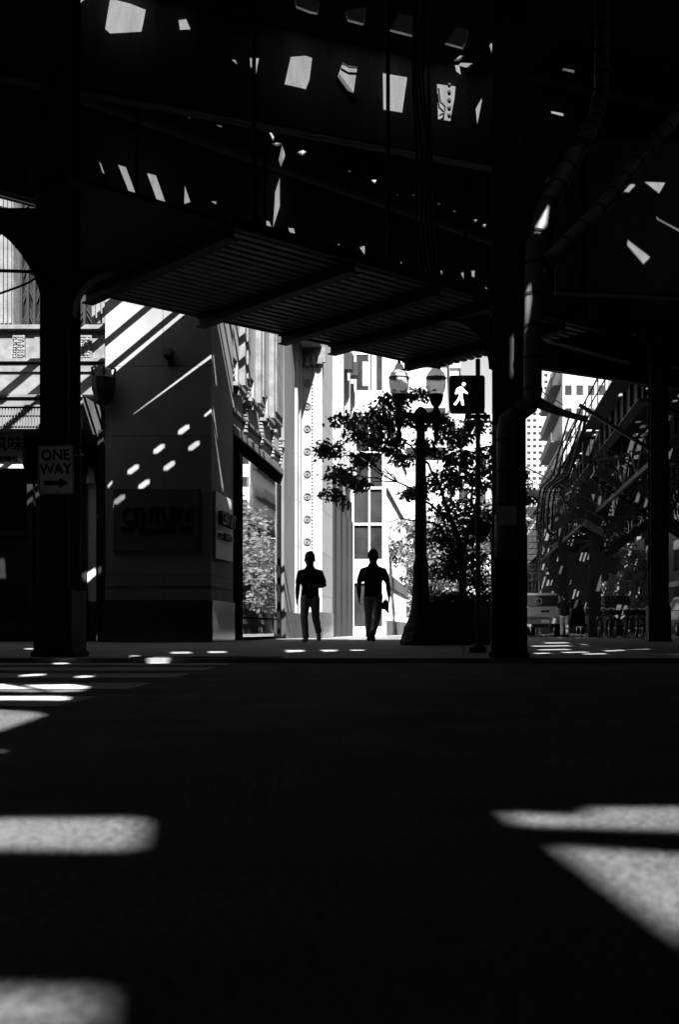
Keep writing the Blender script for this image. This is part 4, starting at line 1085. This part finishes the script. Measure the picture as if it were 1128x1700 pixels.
# ================================================================ PEOPLE
def ring_loft(mb, rings, n=14, ref=Vector((1, 0, 0))):
    """rings: (centre, half-width along ref, half-depth across)"""
    k = len(rings); vs_ = []
    for i, (c, rx, ry) in enumerate(rings):
        t = (Vector(rings[min(i+1, k-1)][0]) - Vector(rings[max(i-1, 0)][0])).normalized()
        a = ref - t*ref.dot(t)
        if a.length < 0.2: a = Vector((0, 1, 0)) - t*t.y
        a.normalize(); b = t.cross(a)
        for j in range(n):
            an = 2*math.pi*j/n; vs_.append(Vector(c) + a*math.cos(an)*rx + b*math.sin(an)*ry)
    fs = [(i*n + j, i*n + (j+1) % n, (i+1)*n + (j+1) % n, (i+1)*n + j) for i in range(k-1) for j in range(n)]
    fs += [tuple(reversed(range(n))), tuple((k-1)*n + j for j in range(n))]
    mb.add(vs_, fs)
def ball(mb, c, r, n=14):
    rx, ry, rz = r if isinstance(r, tuple) else (r, r, r); c = Vector(c); rings = []
    vs_ = []; m_ = 9
    for i in range(1, m_):
        p_ = math.pi*i/m_
        for j in range(n):
            a = 2*math.pi*j/n; vs_.append(c + Vector((rx*math.sin(p_)*math.cos(a), ry*math.sin(p_)*math.sin(a), -rz*math.cos(p_))))
    k = m_ - 1
    fs = [(i*n + j, i*n + (j+1) % n, (i+1)*n + (j+1) % n, (i+1)*n + j) for i in range(k-1) for j in range(n)]
    fs += [tuple(reversed(range(n))), tuple((k-1)*n + j for j in range(n))]
    mb.add(vs_, fs)
def fuse(mb, name, m, parent, voxel, smooth_it=4):
    """weld overlapping volumes into one continuous skin"""
    me = bpy.data.meshes.new(name); me.from_pydata(mb.v, [], mb.f)
    bm = bmesh.new(); bm.from_mesh(me); bmesh.ops.recalc_face_normals(bm, faces=bm.faces); bm.to_mesh(me); bm.free()
    o = bpy.data.objects.new(name, me); COL.objects.link(o)
    md = o.modifiers.new('weld', 'REMESH'); md.mode = 'VOXEL'; md.voxel_size = voxel
    ms = o.modifiers.new('relax', 'SMOOTH'); ms.factor = 0.5; ms.iterations = smooth_it
    dg = bpy.context.evaluated_depsgraph_get()
    me2 = bpy.data.meshes.new_from_object(o.evaluated_get(dg)); me2.name = name
    o.modifiers.clear(); o.data = me2; bpy.data.meshes.remove(me)
    me2.materials.clear(); me2.materials.append(m)
    me2.polygons.foreach_set('use_smooth', [True]*len(me2.polygons))
    o.parent = parent
    return o
def lerp(a, b, t): return Vector(a).lerp(Vector(b), t)
def hand(mb, wrist, d, palm_n, thumb_side, curl=0.5, s=1.0):
    """palm and five separate fingers; d points along the fingers, palm_n out of the palm"""
    d = Vector(d).normalized(); palm_n = Vector(palm_n); palm_n = (palm_n - d*palm_n.dot(d)).normalized(); side = d.cross(palm_n).normalized()*thumb_side
    w = Vector(wrist)
    ring_loft(mb, [(w - d*.02, .026*s, .02*s), (w + d*.03*s, .036*s, .018*s), (w + d*.085*s, .042*s, .015*s), (w + d*.098*s, .038*s, .012*s)], 10, side)
    for k, (off, L_) in enumerate(((.031, .066), (.011, .076), (-.010, .07), (-.030, .055))):
        p0 = w + d*.085*s + side*off*s; dd = d.copy(); pts = [p0]
        for j in range(3):
            an = curl*(0.35 + 0.45*j) + 0.05*k
            dd = (d*math.cos(an) + palm_n*math.sin(an)).normalized(); pts.append(pts[-1] + dd*L_*s*(0.42, 0.33, 0.25)[j])
        mb.tube(pts, [.0095*s, .0092*s, .0085*s, .0065*s], 7)
    p0 = w + d*.03*s + side*.03*s; p1 = p0 + (side*.8 + d*.6 + palm_n*.3).normalized()*.04*s; p2 = p1 + (side*.25 + d*.9 + palm_n*.5).normalized()*.035*s
    mb.tube([p0, p1, p2], [.012*s, .0105*s, .0075*s], 7)
def person(label, loc, H, fwd, J, shirt, trou, shoe, hairtype, parts=()):
    """J: joints in metres (x across the picture, y forward of the body centre towards the far side, z up)"""
    t = thing('person', label, 'person', loc, local=True)
    y = fwd
    B = MB()
    hc = Vector(J['head']); nk = Vector(J['neck']); ch = Vector(J['chest']); pv = Vector(J['pelvis'])
    # head: skull, jaw, nose, ears
    ball(B, hc + Vector((0, 0.0, 0.02)), (.097, .115, .12)); ball(B, hc + Vector((0, y*.025, -.055)), (.087, .09, .075)); ball(B, hc + Vector((0, y*.05, -.095)), (.036, .04, .025))
    B.taper((hc.x-.018, hc.y+min(y*.085, y*.118), hc.x+.018, hc.y+max(y*.085, y*.118)), hc.z-.045, (hc.x-.008, hc.y+min(y*.08, y*.1), hc.x+.008, hc.y+max(y*.08, y*.1)), hc.z+.015)
    for s in (-1, 1): ball(B, hc + Vector((s*.098, -y*.005, -.02)), (.013, .022, .032), 8)
    for s in (-1, 1): ball(B, hc + Vector((s*.03, y*.088, .025)), (.022, .014, .01), 8)
    ball(B, hc + Vector((0, y*.085, -.068)), (.026, .014, .008), 8)
    ring_loft(B, [(hc + Vector((0, -y*.015, -.03)), .072, .074), (nk + Vector((0, -y*.01, .03)), .073, .074), (nk, .085, .078), (nk - Vector((0, 0, .05)), .11, .075)])
    ring_loft(B, [(nk - Vector((0, 0, .045)), .11, .075), (ch + Vector((0, 0, .06)), .165, .105), (ch - Vector((0, 0, .06)), .165, .115), (lerp(ch, pv, .6), .145, .1), (pv + Vector((0, 0, .08)), .155, .105), (pv - Vector((0, 0, .05)), .16, .11)])
    S = MB()
    ring_loft(S, [(nk + Vector((0, 0, .02)), .082, .082), (nk - Vector((0, 0, .035)), .11, .085), (nk - Vector((0, 0, .085)), .165, .1), (ch + Vector((0, 0, .05)), .192, .122), (ch - Vector((0, 0, .05)), .19, .135), (lerp(ch, pv, .55), .168, .122), (pv + Vector((0, 0, .06)), .175, .128), (pv - Vector((0, 0, .05)), .183, .132)])
    for s in ('L', 'R'):
        sh, el, wr = [Vector(J[k + s]) for k in ('sh', 'el', 'wr')]
        ball(B, sh, .062); ring_loft(B, [(sh, .056, .058), (lerp(sh, el, .5), .05, .052), (el, .045, .046), (lerp(el, wr, .3), .047, .046), (wr, .03, .028)])
        ring_loft(B, [(nk - Vector((0, 0, .07)), .07, .06), (sh, .06, .06)], ref=Vector((0, 0, 1)))
        hand(B, wr, J['hd' + s], J['pn' + s], J['ts' + s], J.get('cu' + s, .6))
        ball(S, sh + Vector((0, 0, -.02)), .068); ring_loft(S, [(nk - Vector((0, 0, .05)), .055, .07), (lerp(nk - Vector((0, 0, .05)), sh, .6), .058, .075), (sh - Vector((0, 0, .02)), .062, .07)], ref=Vector((0, 0, 1)))
        ring_loft(S, [(sh - Vector((0, 0, .015)), .066, .07), (lerp(sh, el, .45), .064, .068), (lerp(sh, el, .82), .062, .068)])
    # collar
    S.tube([nk + Vector((.072*math.cos(a*math.pi/6), .075*math.sin(a*math.pi/6), .012 - y*.018*math.sin(a*math.pi/6))) for a in range(13)], .014, 6)
    T = MB()
    ring_loft(T, [(pv + Vector((0, 0, .08)), .165, .118), (pv - Vector((0, 0, .0)), .172, .125), (pv - Vector((0, 0, .09)), .172, .125)])
    F_ = MB()
    for s in ('L', 'R'):
        hp, kn, an, toe = [Vector(J[k + s]) for k in ('hp', 'kn', 'an', 'toe')]
        ring_loft(B, [(hp, .085, .09), (lerp(hp, kn, .5), .07, .075), (kn, .052, .055), (lerp(kn, an, .35), .053, .058), (an, .036, .04)])
        ring_loft(T, [(hp + Vector((0, 0, .03)), .1, .115), (lerp(hp, kn, .45), .09, .097), (kn, .074, .078), (lerp(kn, an, .35), .073, .08), (lerp(kn, an, .8), .064, .07), (lerp(kn, an, 1.0), .068, .076)])
        fd = (toe - an); fd.z = 0; up = Vector((0, 0, 1)); axis = (toe - an).normalized()
        ring_loft(F_, [(an - axis*.07 + Vector((0, 0, -.05)), .034, .03), (an - axis*.05 + Vector((0, 0, -.045)), .041, .045), (lerp(an, toe, .3) + Vector((0, 0, -.03)), .044, .046), (lerp(an, toe, .75), .05, .034), (toe, .044, .024), (toe + axis*.02, .025, .014)], 12)
        ring_loft(B, [(an, .036, .04), (an + Vector((0, 0, -.05)), .036, .045)])
        ring_loft(B, [(an - axis*.04 + Vector((0, 0, -.04)), .03, .03), (lerp(an, toe, .9), .036, .02)])
    b = fuse(B, 'body', M['skin'], t, .0085, 3)
    fuse(S, 'shirt', shirt, t, .012, 5); fuse(T, 'trousers', trou, t, .012, 4); fuse(F_, 'shoes', shoe, t, .01, 3)
    Hh = MB(); rn = random.Random(4)
    if hairtype == 'quiff':
        ball(Hh, hc + Vector((0, -y*.015, .05)), (.104, .115, .1))
        for k in range(34):
            a = rn.uniform(0, 6.28); q = rn.uniform(0, .075); c = hc + Vector((q*math.cos(a), q*math.sin(a)*1.1, .105 + .02*rn.random()))
            Hh.tube([c, c + Vector((rn.uniform(-.03, .025), y*rn.uniform(-.01, .03), rn.uniform(.025, .055)))], [.014, .004], 6)
    else:
        ball(Hh, hc + Vector((0, -y*.02, .03)), (.1, .117, .118)); ball(Hh, hc + Vector((0, -y*.045, -.03)), (.09, .075, .085))
    fuse(Hh, 'hair', M['hair'], t, .008, 3)
    if hairtype == 'quiff':
        g = MB()
        for s in (-1, 1):
            g.prism([(s*.034 + .031*math.cos(a*math.pi/8), .022*math.sin(a*math.pi/8)) for a in range(16)], hc + Vector((0, y*.122, .02)), (1, 0, 0), (0, 0, 1), (0, y*.006, 0))
            g.bar(hc + Vector((s*.07, y*.121, .028)), hc + Vector((s*.1, 0, .02)), .005, .007)
        g.bar(hc + Vector((-.01, y*.125, .026)), hc + Vector((.01, y*.125, .026)), .005, .006)
        g.build('sunglasses', M['black'], t)
        bd = MB(); ball(bd, hc + Vector((0, y*.062, -.092)), (.062, .056, .046)); bd.build('beard', M['hair'], t, smooth=True)
    return t
D = 22.4; k = F/D
# walking towards the camera (forward = -y)
J = dict(head=(0, -.03, 1.635), neck=(0.0, 0, 1.475), chest=(0.01, 0, 1.28), pelvis=(0.0, 0.01, .90),
         shL=(-.19, 0, 1.365), elL=(-.245, .04, 1.11), wrL=(-.25, -.02, .865), hdL=(-.02, -.15, -1), pnL=(1, .1, 0), tsL=1, cuL=.7,
         shR=(.2, 0, 1.365), elR=(.285, -.0, 1.12), wrR=(.115, -.2, 1.09), hdR=(-1, -.35, .12), pnR=(0, .3, 1), tsR=1, cuR=.9,
         hpL=(-.09, 0, .86), knL=(-.095, -.14, .50), anL=(-.05, -.24, .10), toeL=(-.08, -.40, .04),
         hpR=(.095, 0, .86), knR=(.115, -.02, .49), anR=(.13, .3, .22), toeR=(.15, .2, .05))
p1 = person('man in dark polo shirt and sunglasses walking towards the camera on the pavement', (PX(515, D), D, WALK_Z), 1.77, -1, J, M['shirt'], M['trouser'], M['shoe'], 'quiff')
ph = MB(); ph.obox((PX(515, D) + .015, D - .255, WALK_Z + 1.115), (.035, -.01, .01), (.0, .006, .002), (.0, .02, .065)); tag(ph.build('phone', M['black'], None, bevel=.004), 'dark phone held in the hand of the man in sunglasses', 'phone')
# walking away (forward = +y)
D = 22.0
J = dict(head=(0, .02, 1.67), neck=(0, 0, 1.505), chest=(0, 0, 1.30), pelvis=(0.0, 0, .93),
         shL=(-.2, 0, 1.385), elL=(-.275, -.05, 1.13), wrL=(-.275, .04, .88), hdL=(0, .15, -1), pnL=(1, 0, 0), tsL=-1, cuL=.7,
         shR=(.2, 0, 1.385), elR=(.285, -.05, 1.14), wrR=(.305, .03, .89), hdR=(.02, .1, -1), pnR=(-1, 0, 0), tsR=1, cuR=1.2,
         hpL=(-.095, 0, .88), knL=(-.1, .16, .51), anL=(-.1, .24, .12), toeL=(-.115, .4, .055),
         hpR=(.09, 0, .88), knR=(.07, -.02, .49), anR=(.015, -.3, .19), toeR=(.01, -.16, .045))
p2 = person('man with cropped hair in black shirt and pale trousers walking away beside the lamp', (PX(620, D), D, WALK_Z), 1.8, 1, J, M['shirt'], M['trouser2'], M['darkshoe'], 'crop')
bg = MB(); c = Vector((PX(641, D) - .01, D + .03, WALK_Z + .70))
bg.prism([(-.075, .03), (-.04, .11), (.03, .13), (.065, .08), (.06, -.03), (.07, -.14), (.03, -.10), (-.01, -.06), (-.06, -.05)], c - Vector((0, .05, 0)), (1, 0, 0), (0, 0, 1), (0, .1, 0))
bg.tube([c + Vector((-.03, 0, .1)), c + Vector((.0, 0, .16)), c + Vector((.035, 0, .11))], .012, 6)
tag(bg.build('shoulder_bag', M['rubber'], None, bevel=.015), 'small dark bag hanging from the right hand of the man walking away', 'bag')
# third, far, by the pickup truck (seen from behind, stepping right)
D = 44.0
J = dict(head=(0, .03, 1.575), neck=(0, 0, 1.42), chest=(0, 0, 1.24), pelvis=(0.0, 0, .86),
         shL=(-.19, 0, 1.34), elL=(-.23, .05, 1.07), wrL=(-.2, .16, .90), hdL=(0, .3, -1), pnL=(1, 0, 0), tsL=-1,
         shR=(.19, 0, 1.34), elR=(.24, -.03, 1.07), wrR=(.24, .05, .84), hdR=(0, .1, -1), pnR=(-1, 0, 0), tsR=1,
         hpL=(-.085, 0, .82), knL=(-.09, .1, .46), anL=(-.1, .06, .1), toeL=(-.1, .22, .035), hpR=(.085, 0, .82), knR=(.09, .0, .46), anR=(.1, -.14, .11), toeR=(.11, .01, .03))
person('person in dark clothes standing by the open door right of the pickup truck', (PX(938, D), D, 0), 1.7, 1, J, M['shirt'], M['trouser'], M['darkshoe'], 'crop')

# sun flecks on clothes, posts and pipes (gaps in the deck)
gap_late = []

# ================================================================ VEHICLES
def wheel(parent, x, y, z, r, w):
    mb = MB(); prof = [(r*.6, -w/2), (r*.93, -w/2), (r, -w/2 + .04), (r, w/2 - .04), (r*.93, w/2), (r*.6, w/2)]
    n = 22; vs_ = [Vector((x + q, y + rr*math.cos(2*math.pi*j/n), z + rr*math.sin(2*math.pi*j/n))) for rr, q in prof for j in range(n)]
    kk = len(prof); mb.add(vs_, [(i*n + j, i*n + (j+1) % n, ((i+1) % kk)*n + (j+1) % n, ((i+1) % kk)*n + j) for i in range(kk) for j in range(n)])
    o = mb.build('wheel', M['rubber'], parent)
    m2 = MB(); m2.tube([(x - w*.4, y, z), (x + w*.4, y, z)], [r*.61, r*.61], 16)
    for q in range(5):
        a = q*1.2566; m2.bar((x + w*.42, y, z), (x + w*.42, y + r*.55*math.cos(a), z + r*.55*math.sin(a)), .05, .05); m2.bar((x - w*.42, y, z), (x - w*.42, y + r*.55*math.cos(a), z + r*.55*math.sin(a)), .05, .05)
    m2.build('rim', M['chrome'], o)
def pickup(x, y):
    t = thing('pickup_truck', 'silver grey pickup truck parked under the street railway, seen from behind', 'pickup truck', (x, y, 0))
    W_ = .99; mb = MB()
    mb.taper((x - W_*.96, y + .02, x + W_*.96, y + 5.6), .55, (x - W_, y, x + W_, y + 5.7), .80)
    mb.taper((x - W_, y, x + W_, y + 2.0), .802, (x - W_*.96, y + .04, x + W_*.96, y + 2.0), 1.24)
    mb.taper((x - W_, y + 2.01, x + W_, y + 5.7), .802, (x - W_*.95, y + 2.01, x + W_*.95, y + 5.5), 1.22)
    mb.build('body', M['cabpaint'], t, bevel=.09)
    mb = MB(); mb.taper((x - W_*.93, y + 2.05, x + W_*.93, y + 4.4), 1.221, (x - W_*.78, y + 2.35, x + W_*.78, y + 3.8), 1.86); mb.build('cab', M['cabpaint'], t, bevel=.13)
    mb = MB(); mb.add([(x - .78, y + 2.055, 1.30), (x + .78, y + 2.055, 1.30), (x + .70, y + 2.275, 1.76), (x - .70, y + 2.275, 1.76)], [(0, 1, 2, 3)])
    mb.add([(x - .78, y + 2.08, 1.30), (x + .78, y + 2.08, 1.30), (x + .70, y + 2.30, 1.76), (x - .70, y + 2.30, 1.76)], [(3, 2, 1, 0)])
    g = mb.build('rear_window', M['glass'], t)
    mb = MB(); mb.box((x - W_*.82, y - .012, .82), (x + W_*.82, y - .002, 1.2)); mb.box((x - W_*.74, y - .024, 1.1), (x + W_*.74, y - .013, 1.16)); tg = mb.build('tailgate', M['cabpaint'], t, bevel=.004)
    mb = MB(); mb.box((x - .17, y - .05, 1.0), (x + .17, y - .026, 1.08)); mb.build('handle', M['black'], tg, bevel=.008)
    mb = MB(); mb.box((x - W_*.98, y - .14, .52), (x + W_*.98, y - .015, .74)); mb.build('bumper', M['chrome'], t, bevel=.025)
    mb = MB(); mb.box((x - .17, y - .155, .56), (x + .17, y - .142, .7)); mb.build('number_plate', M['white'], t)
    for s in (-1, 1):
        mb = MB(); mb.box((x + s*W_*.97 - .07, y - .02, .84), (x + s*W_*.97 + .045, y + .1, 1.2)); mb.build('tail_light', M['redlight'], t, bevel=.01)
        mb = MB(); mb.box((x + s*1.02 - .02, y + 3.7, 1.2), (x + s*1.2, y + 3.8, 1.42)) if s > 0 else mb.box((x - 1.2, y + 3.7, 1.2), (x - 1.0, y + 3.8, 1.42)); mb.build('wing_mirror', M['black'], t, bevel=.02)
        for yy in (y + 1.15, y + 4.6): wheel(t, x + s*.86, yy, .39, .39, .26)
    # spare things seen in the back window
    mb = MB(); mb.tube([(x - .12 + .13*math.cos(a*math.pi/8), y + 2.10, 1.5 + .13*math.sin(a*math.pi/8)) for a in range(17)], .02, 6, False); mb.build('window_decal', M['white'], t)
    return t
pickup(3.32, 46.5)
def suv(name, label, cat, x, y, m, open_door=False, L_=4.7, W_=.93, Hh=1.75):
    t = thing(name, label, cat, (x, y, 0)); mb = MB()
    mb.taper((x - W_*.95, y + .05, x + W_*.95, y + L_ - .1), .4, (x - W_, y, x + W_, y + L_), .75); mb.taper((x - W_, y, x + W_, y + L_), .752, (x - W_*.95, y + .06, x + W_*.95, y + L_ - .25), 1.1); mb.build('body', m, t, bevel=.05)
    mb = MB(); mb.taper((x - W_*.93, y + .1, x + W_*.93, y + L_ - 1.1), 1.102, (x - W_*.78, y + .5, x + W_*.78, y + L_ - 2.1), Hh); mb.build('cabin', m, t, bevel=.06)
    mb = MB(); mb.add([(x - .74, y + .12, 1.18), (x + .74, y + .12, 1.18), (x + .66, y + .42, Hh - .1), (x - .66, y + .42, Hh - .1), (x - .74, y + .14, 1.18), (x + .74, y + .14, 1.18), (x + .66, y + .44, Hh - .1), (x - .66, y + .44, Hh - .1)], [(0, 1, 2, 3), (7, 6, 5, 4)]); mb.build('rear_window', M['glass'], t)
    for s in (-1, 1):
        mb = MB(); xx = [x + s*W_*.915, x + s*W_*.80]
        mb.add([(xx[0], y + .6, 1.17), (xx[0], y + L_ - 1.5, 1.17), (xx[1] + s*.02, y + L_ - 2.2, Hh - .12), (xx[1] + s*.02, y + .75, Hh - .12)], [(0, 1, 2, 3)]); mb.build('side_window', M['glass'], t)
        mb = MB(); mb.box((x + s*W_*.88 - .09, y - .02, .8), (x + s*W_*.88 + .09, y + .05, 1.05)); mb.build('tail_light', M['redlight'], t, bevel=.01)
        for yy in (y + .9, y + L_ - .95): wheel(t, x + s*.8, yy, .34, .34, .22)
    mb = MB(); mb.box((x - W_*.95, y - .08, .42), (x + W_*.95, y - .002, .66)); mb.build('bumper', M['black'], t, bevel=.02)
    mb = MB(); mb.box((x - .17, y - .02, .8), (x + .17, y - .004, .93)); mb.build('number_plate', M['white'], t)
    if open_door:
        mb = MB(); c = Vector((x + W_, y + L_ - 2.0, 0)); d = Vector((.85, -.5, 0))
        mb.prism([(0, .45), (1.0, .45), (1.0, 1.1), (.75, Hh - .1), (.1, Hh - .1), (0, 1.1)], c, d, (0, 0, 1), (.03, .05, 0)); dr = mb.build('door', m, t)
    return t
suv('parked_car', 'dark car parked ahead of the pickup truck with its door open', 'car', 4.1, 53.5, M['darkcar'], True, W_=.95, Hh=1.85)
suv('parked_car', 'pale car parked far down the street between two steel columns', 'car', 8.6, 74, M['offwhite'])
suv('parked_car', 'dark car on the far lane near the right edge of the picture', 'car', 10.2, 49, M['darkcar'])
def bicycle():
    t = thing('parked_bicycle', 'dark parked bicycle in the row under the street railway', 'bicycle', (0, 0, 0), 'parked bicycles in the row', True)
    def w_at(x):
        mb = MB(); mb.tube([(x + .33*math.cos(a*math.pi/10), 0, .34 + .33*math.sin(a*math.pi/10)) for a in range(21)], .02, 6, False); o = mb.build('wheel', M['rubber'], t)
        m2 = MB(); m2.tube([(x, -.04, .34), (x, .04, .34)], .03, 8)
        for q in range(10): a = q*.6283; m2.tube([(x, 0, .34), (x + .32*math.cos(a), 0, .34 + .32*math.sin(a))], .003, 4)
        m2.build('spokes', M['chrome'], o)
    w_at(-.52); w_at(.52)
    mb = MB()
    for a, b in (((-.12, .3), (-.25, .85)), ((-.12, .3), (.36, .78)), ((-.23, .75), (.33, .86)), ((-.52, .34), (-.12, .3)), ((-.52, .34), (-.23, .75)), ((.52, .34), (.34, .95))):
        mb.tube([(a[0], 0, a[1]), (b[0], 0, b[1])], .02, 7)
    mb.build('frame', M['darkcar'], t)
    mb = MB(); mb.taper((-.36, -.07, -.14, .07), .86, (-.38, -.06, -.16, .06), .92); mb.build('saddle', M['rubber'], t, bevel=.01)
    mb = MB(); mb.tube([(.30, -.28, 1.02), (.36, -.12, 1.06), (.34, 0, 1.0), (.36, .12, 1.06), (.30, .28, 1.02)], .014, 7); mb.build('handlebar', M['chrome'], t)
    mb = MB(); mb.box((.4, -.16, .82), (.68, .16, 1.0)); mb.build('basket', M['black'], t)
    mb = MB(); mb.tube([(-.52 + .37*math.cos(a*math.pi/12), 0, .34 + .37*math.sin(a*math.pi/12)) for a in range(1, 9)], .028, 6); mb.build('mudguard', M['chrome'], t)
    return t
bk = bicycle()
labs = ['dark bicycle nearest the second steel column, leftmost of the parked row', 'second bicycle from the left in the parked row', 'bicycle in the middle of the parked row, below the dome bush', 'fourth bicycle from the left in the parked row', 'fifth bicycle from the left in the parked row', 'bicycle at the right end of the row beside the nearest dark column']
for i, lab in enumerate(labs):
    xx = PX(1004 + i*14.5, 40); loc = (xx, 40 + .25*(i % 2), 0); rz = R(62 + 9*math.sin(i*2.1))
    if i == 0: bk.location = loc; bk.rotation_euler = (0, 0, rz); bk['label'] = lab
    else: copy_thing(bk, loc, lab, rz)
t = thing('bush_tub', 'dome shaped bush in a pale tub beyond the parked bicycles', 'shrub', (PX(1023, 55), 55, 0))
mb = MB(); x = PX(1023, 55); mb.taper((x - .5, 54.5, x + .5, 55.5), 0.0, (x - .6, 54.4, x + .6, 55.6), 1.9); mb.build('tub', M['concrete'], t)
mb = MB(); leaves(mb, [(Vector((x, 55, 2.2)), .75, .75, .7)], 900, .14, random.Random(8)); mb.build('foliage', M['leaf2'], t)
t = thing('street_barrier', 'white barrier boards standing beyond the steel columns', 'barrier', (PX(1005, 60), 60, 0))
mb = MB()
for q in range(3): mb.box((PX(997, 60), 60 - .05, .9 + q*.7), (PX(1008, 60), 60, 1.4 + q*.7))
mb.build('board', M['white'], t)
mb = MB()
for q in (998, 1007): mb.box((PX(q, 60) - .04, 60.002, 0), (PX(q, 60) + .04, 60.08, 3)); 
mb.build('post', M['steel'], t)
t = thing('street_lamp_post', 'old lamp post with dark bowl lamp right of the dome shaped bush', 'street lamp', (PX(1041, 58), 58, 0))
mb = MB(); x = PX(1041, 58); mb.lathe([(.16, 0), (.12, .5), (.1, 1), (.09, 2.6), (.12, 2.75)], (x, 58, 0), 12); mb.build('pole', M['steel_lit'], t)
mb = MB(); mb.lathe([(.1, 2.76), (.4, 2.95), (.35, 3.2), (.1, 3.35)], (x - .1, 58, 0), 14); mb.build('lamp_head', M['galv'], t)

# ================================================================ STATION STAIRS (steel stairs at right)
st = thing('station_stairs', 'black steel station stairs with open treads rising to the street railway', 'stairs', (3.4, 52, 0))
def flight(p, q, w, n, name='flight'):
    p, q = Vector(p), Vector(q); mb = MB()
    dx = Vector((0, w, 0)) if abs((q-p).x) > abs((q-p).y) else Vector((w, 0, 0))
    for s in (0, 1): mb.bar(p + dx*s, q + dx*s, .05, .28)
    for k in range(n):
        c = p.lerp(q, (k + .5)/n) + dx/2; ax_ = (q - p); ax_.z = 0; ax_.normalize()
        mb.obox(c, ax_*.13, dx/2*.98, Vector((0, 0, .015)))
    mb.build(name, M['steel'], st)
    rl = MB()
    for s in (0, 1):
        a, b = p + dx*s + Vector((0, 0, 1)), q + dx*s + Vector((0, 0, 1)); rl.bar(a, b, .05, .05); rl.bar(a - Vector((0, 0, .45)), b - Vector((0, 0, .45)), .03, .03)
        for k in range(n*2):
            c = p.lerp(q, (k + .5)/(n*2)) + dx*s; rl.bar(c, c + Vector((0, 0, 1)), .02, .02)
    rl.build('railing', M['steel'], st)
flight((5.4, 44, 4.0), (2.6, 48.5, 6.2), 1.3, 16)
flight((6.9, 45.5, 6.2), (3.4, 45.5, 4.3), 1.2, 14)
flight((7.6, 38, 3.4), (4.4, 38, 5.6), 1.1, 14)
flight((5.0, 39.5, 3.0), (8.2, 39.5, 5.2), 1.1, 14)
flight((2.7, 50, 6.0), (2.7, 63, .6), 1.0, 22)
mb = MB(); mb.box((2.3, 48.2, 6.12), (4.2, 50.2, 6.2)); mb.build('landing', M['steel'], st)
mb = MB()
for q in range(9):
    mb.tube([(2.35, 48.3 + q*.22, 6.2), (2.35, 48.3 + q*.22, 7.25)], .018, 5)
for zz in (6.7, 7.25): mb.bar((2.35, 48.2, zz), (2.35, 50.2, zz), .04, .04)
mb.build('railing', M['steel'], st)
mb = MB()
for q in range(17): mb.bar((4.3 + q*.16, 45.22, 4.5), (4.3 + q*.16, 45.22, 6.0), .05, .04)
for s in range(10): mb.bar((4.28, 45.22, 4.52 + s*.16), (6.88, 45.22, 4.52 + s*.16), .036, .06)
mb.build('perforated_screen', M['steel'], st)
t = thing('perforated_fence', 'long perforated steel fence beside the station stairs', 'fence', (3.3, 70, 4.5))
mb = MB()
for q in range(61): mb.bar((3.99, 62 + q*.6, 4.4), (3.99, 62 + q*.6, 6.5), .05, .2)
for s in range(6): mb.bar((3.985, 61.9, 4.42 + s*.41), (3.985, 98.1, 4.42 + s*.41), .04, .16)
mb.build('mesh_panel', M['offwhite'], t)
mb = MB()
for q in range(10): mb.box((3.96, 62 + q*3.6, 0), (4.06, 62.08 + q*3.6, 6.8))
mb.build('post', M['steel'], t)
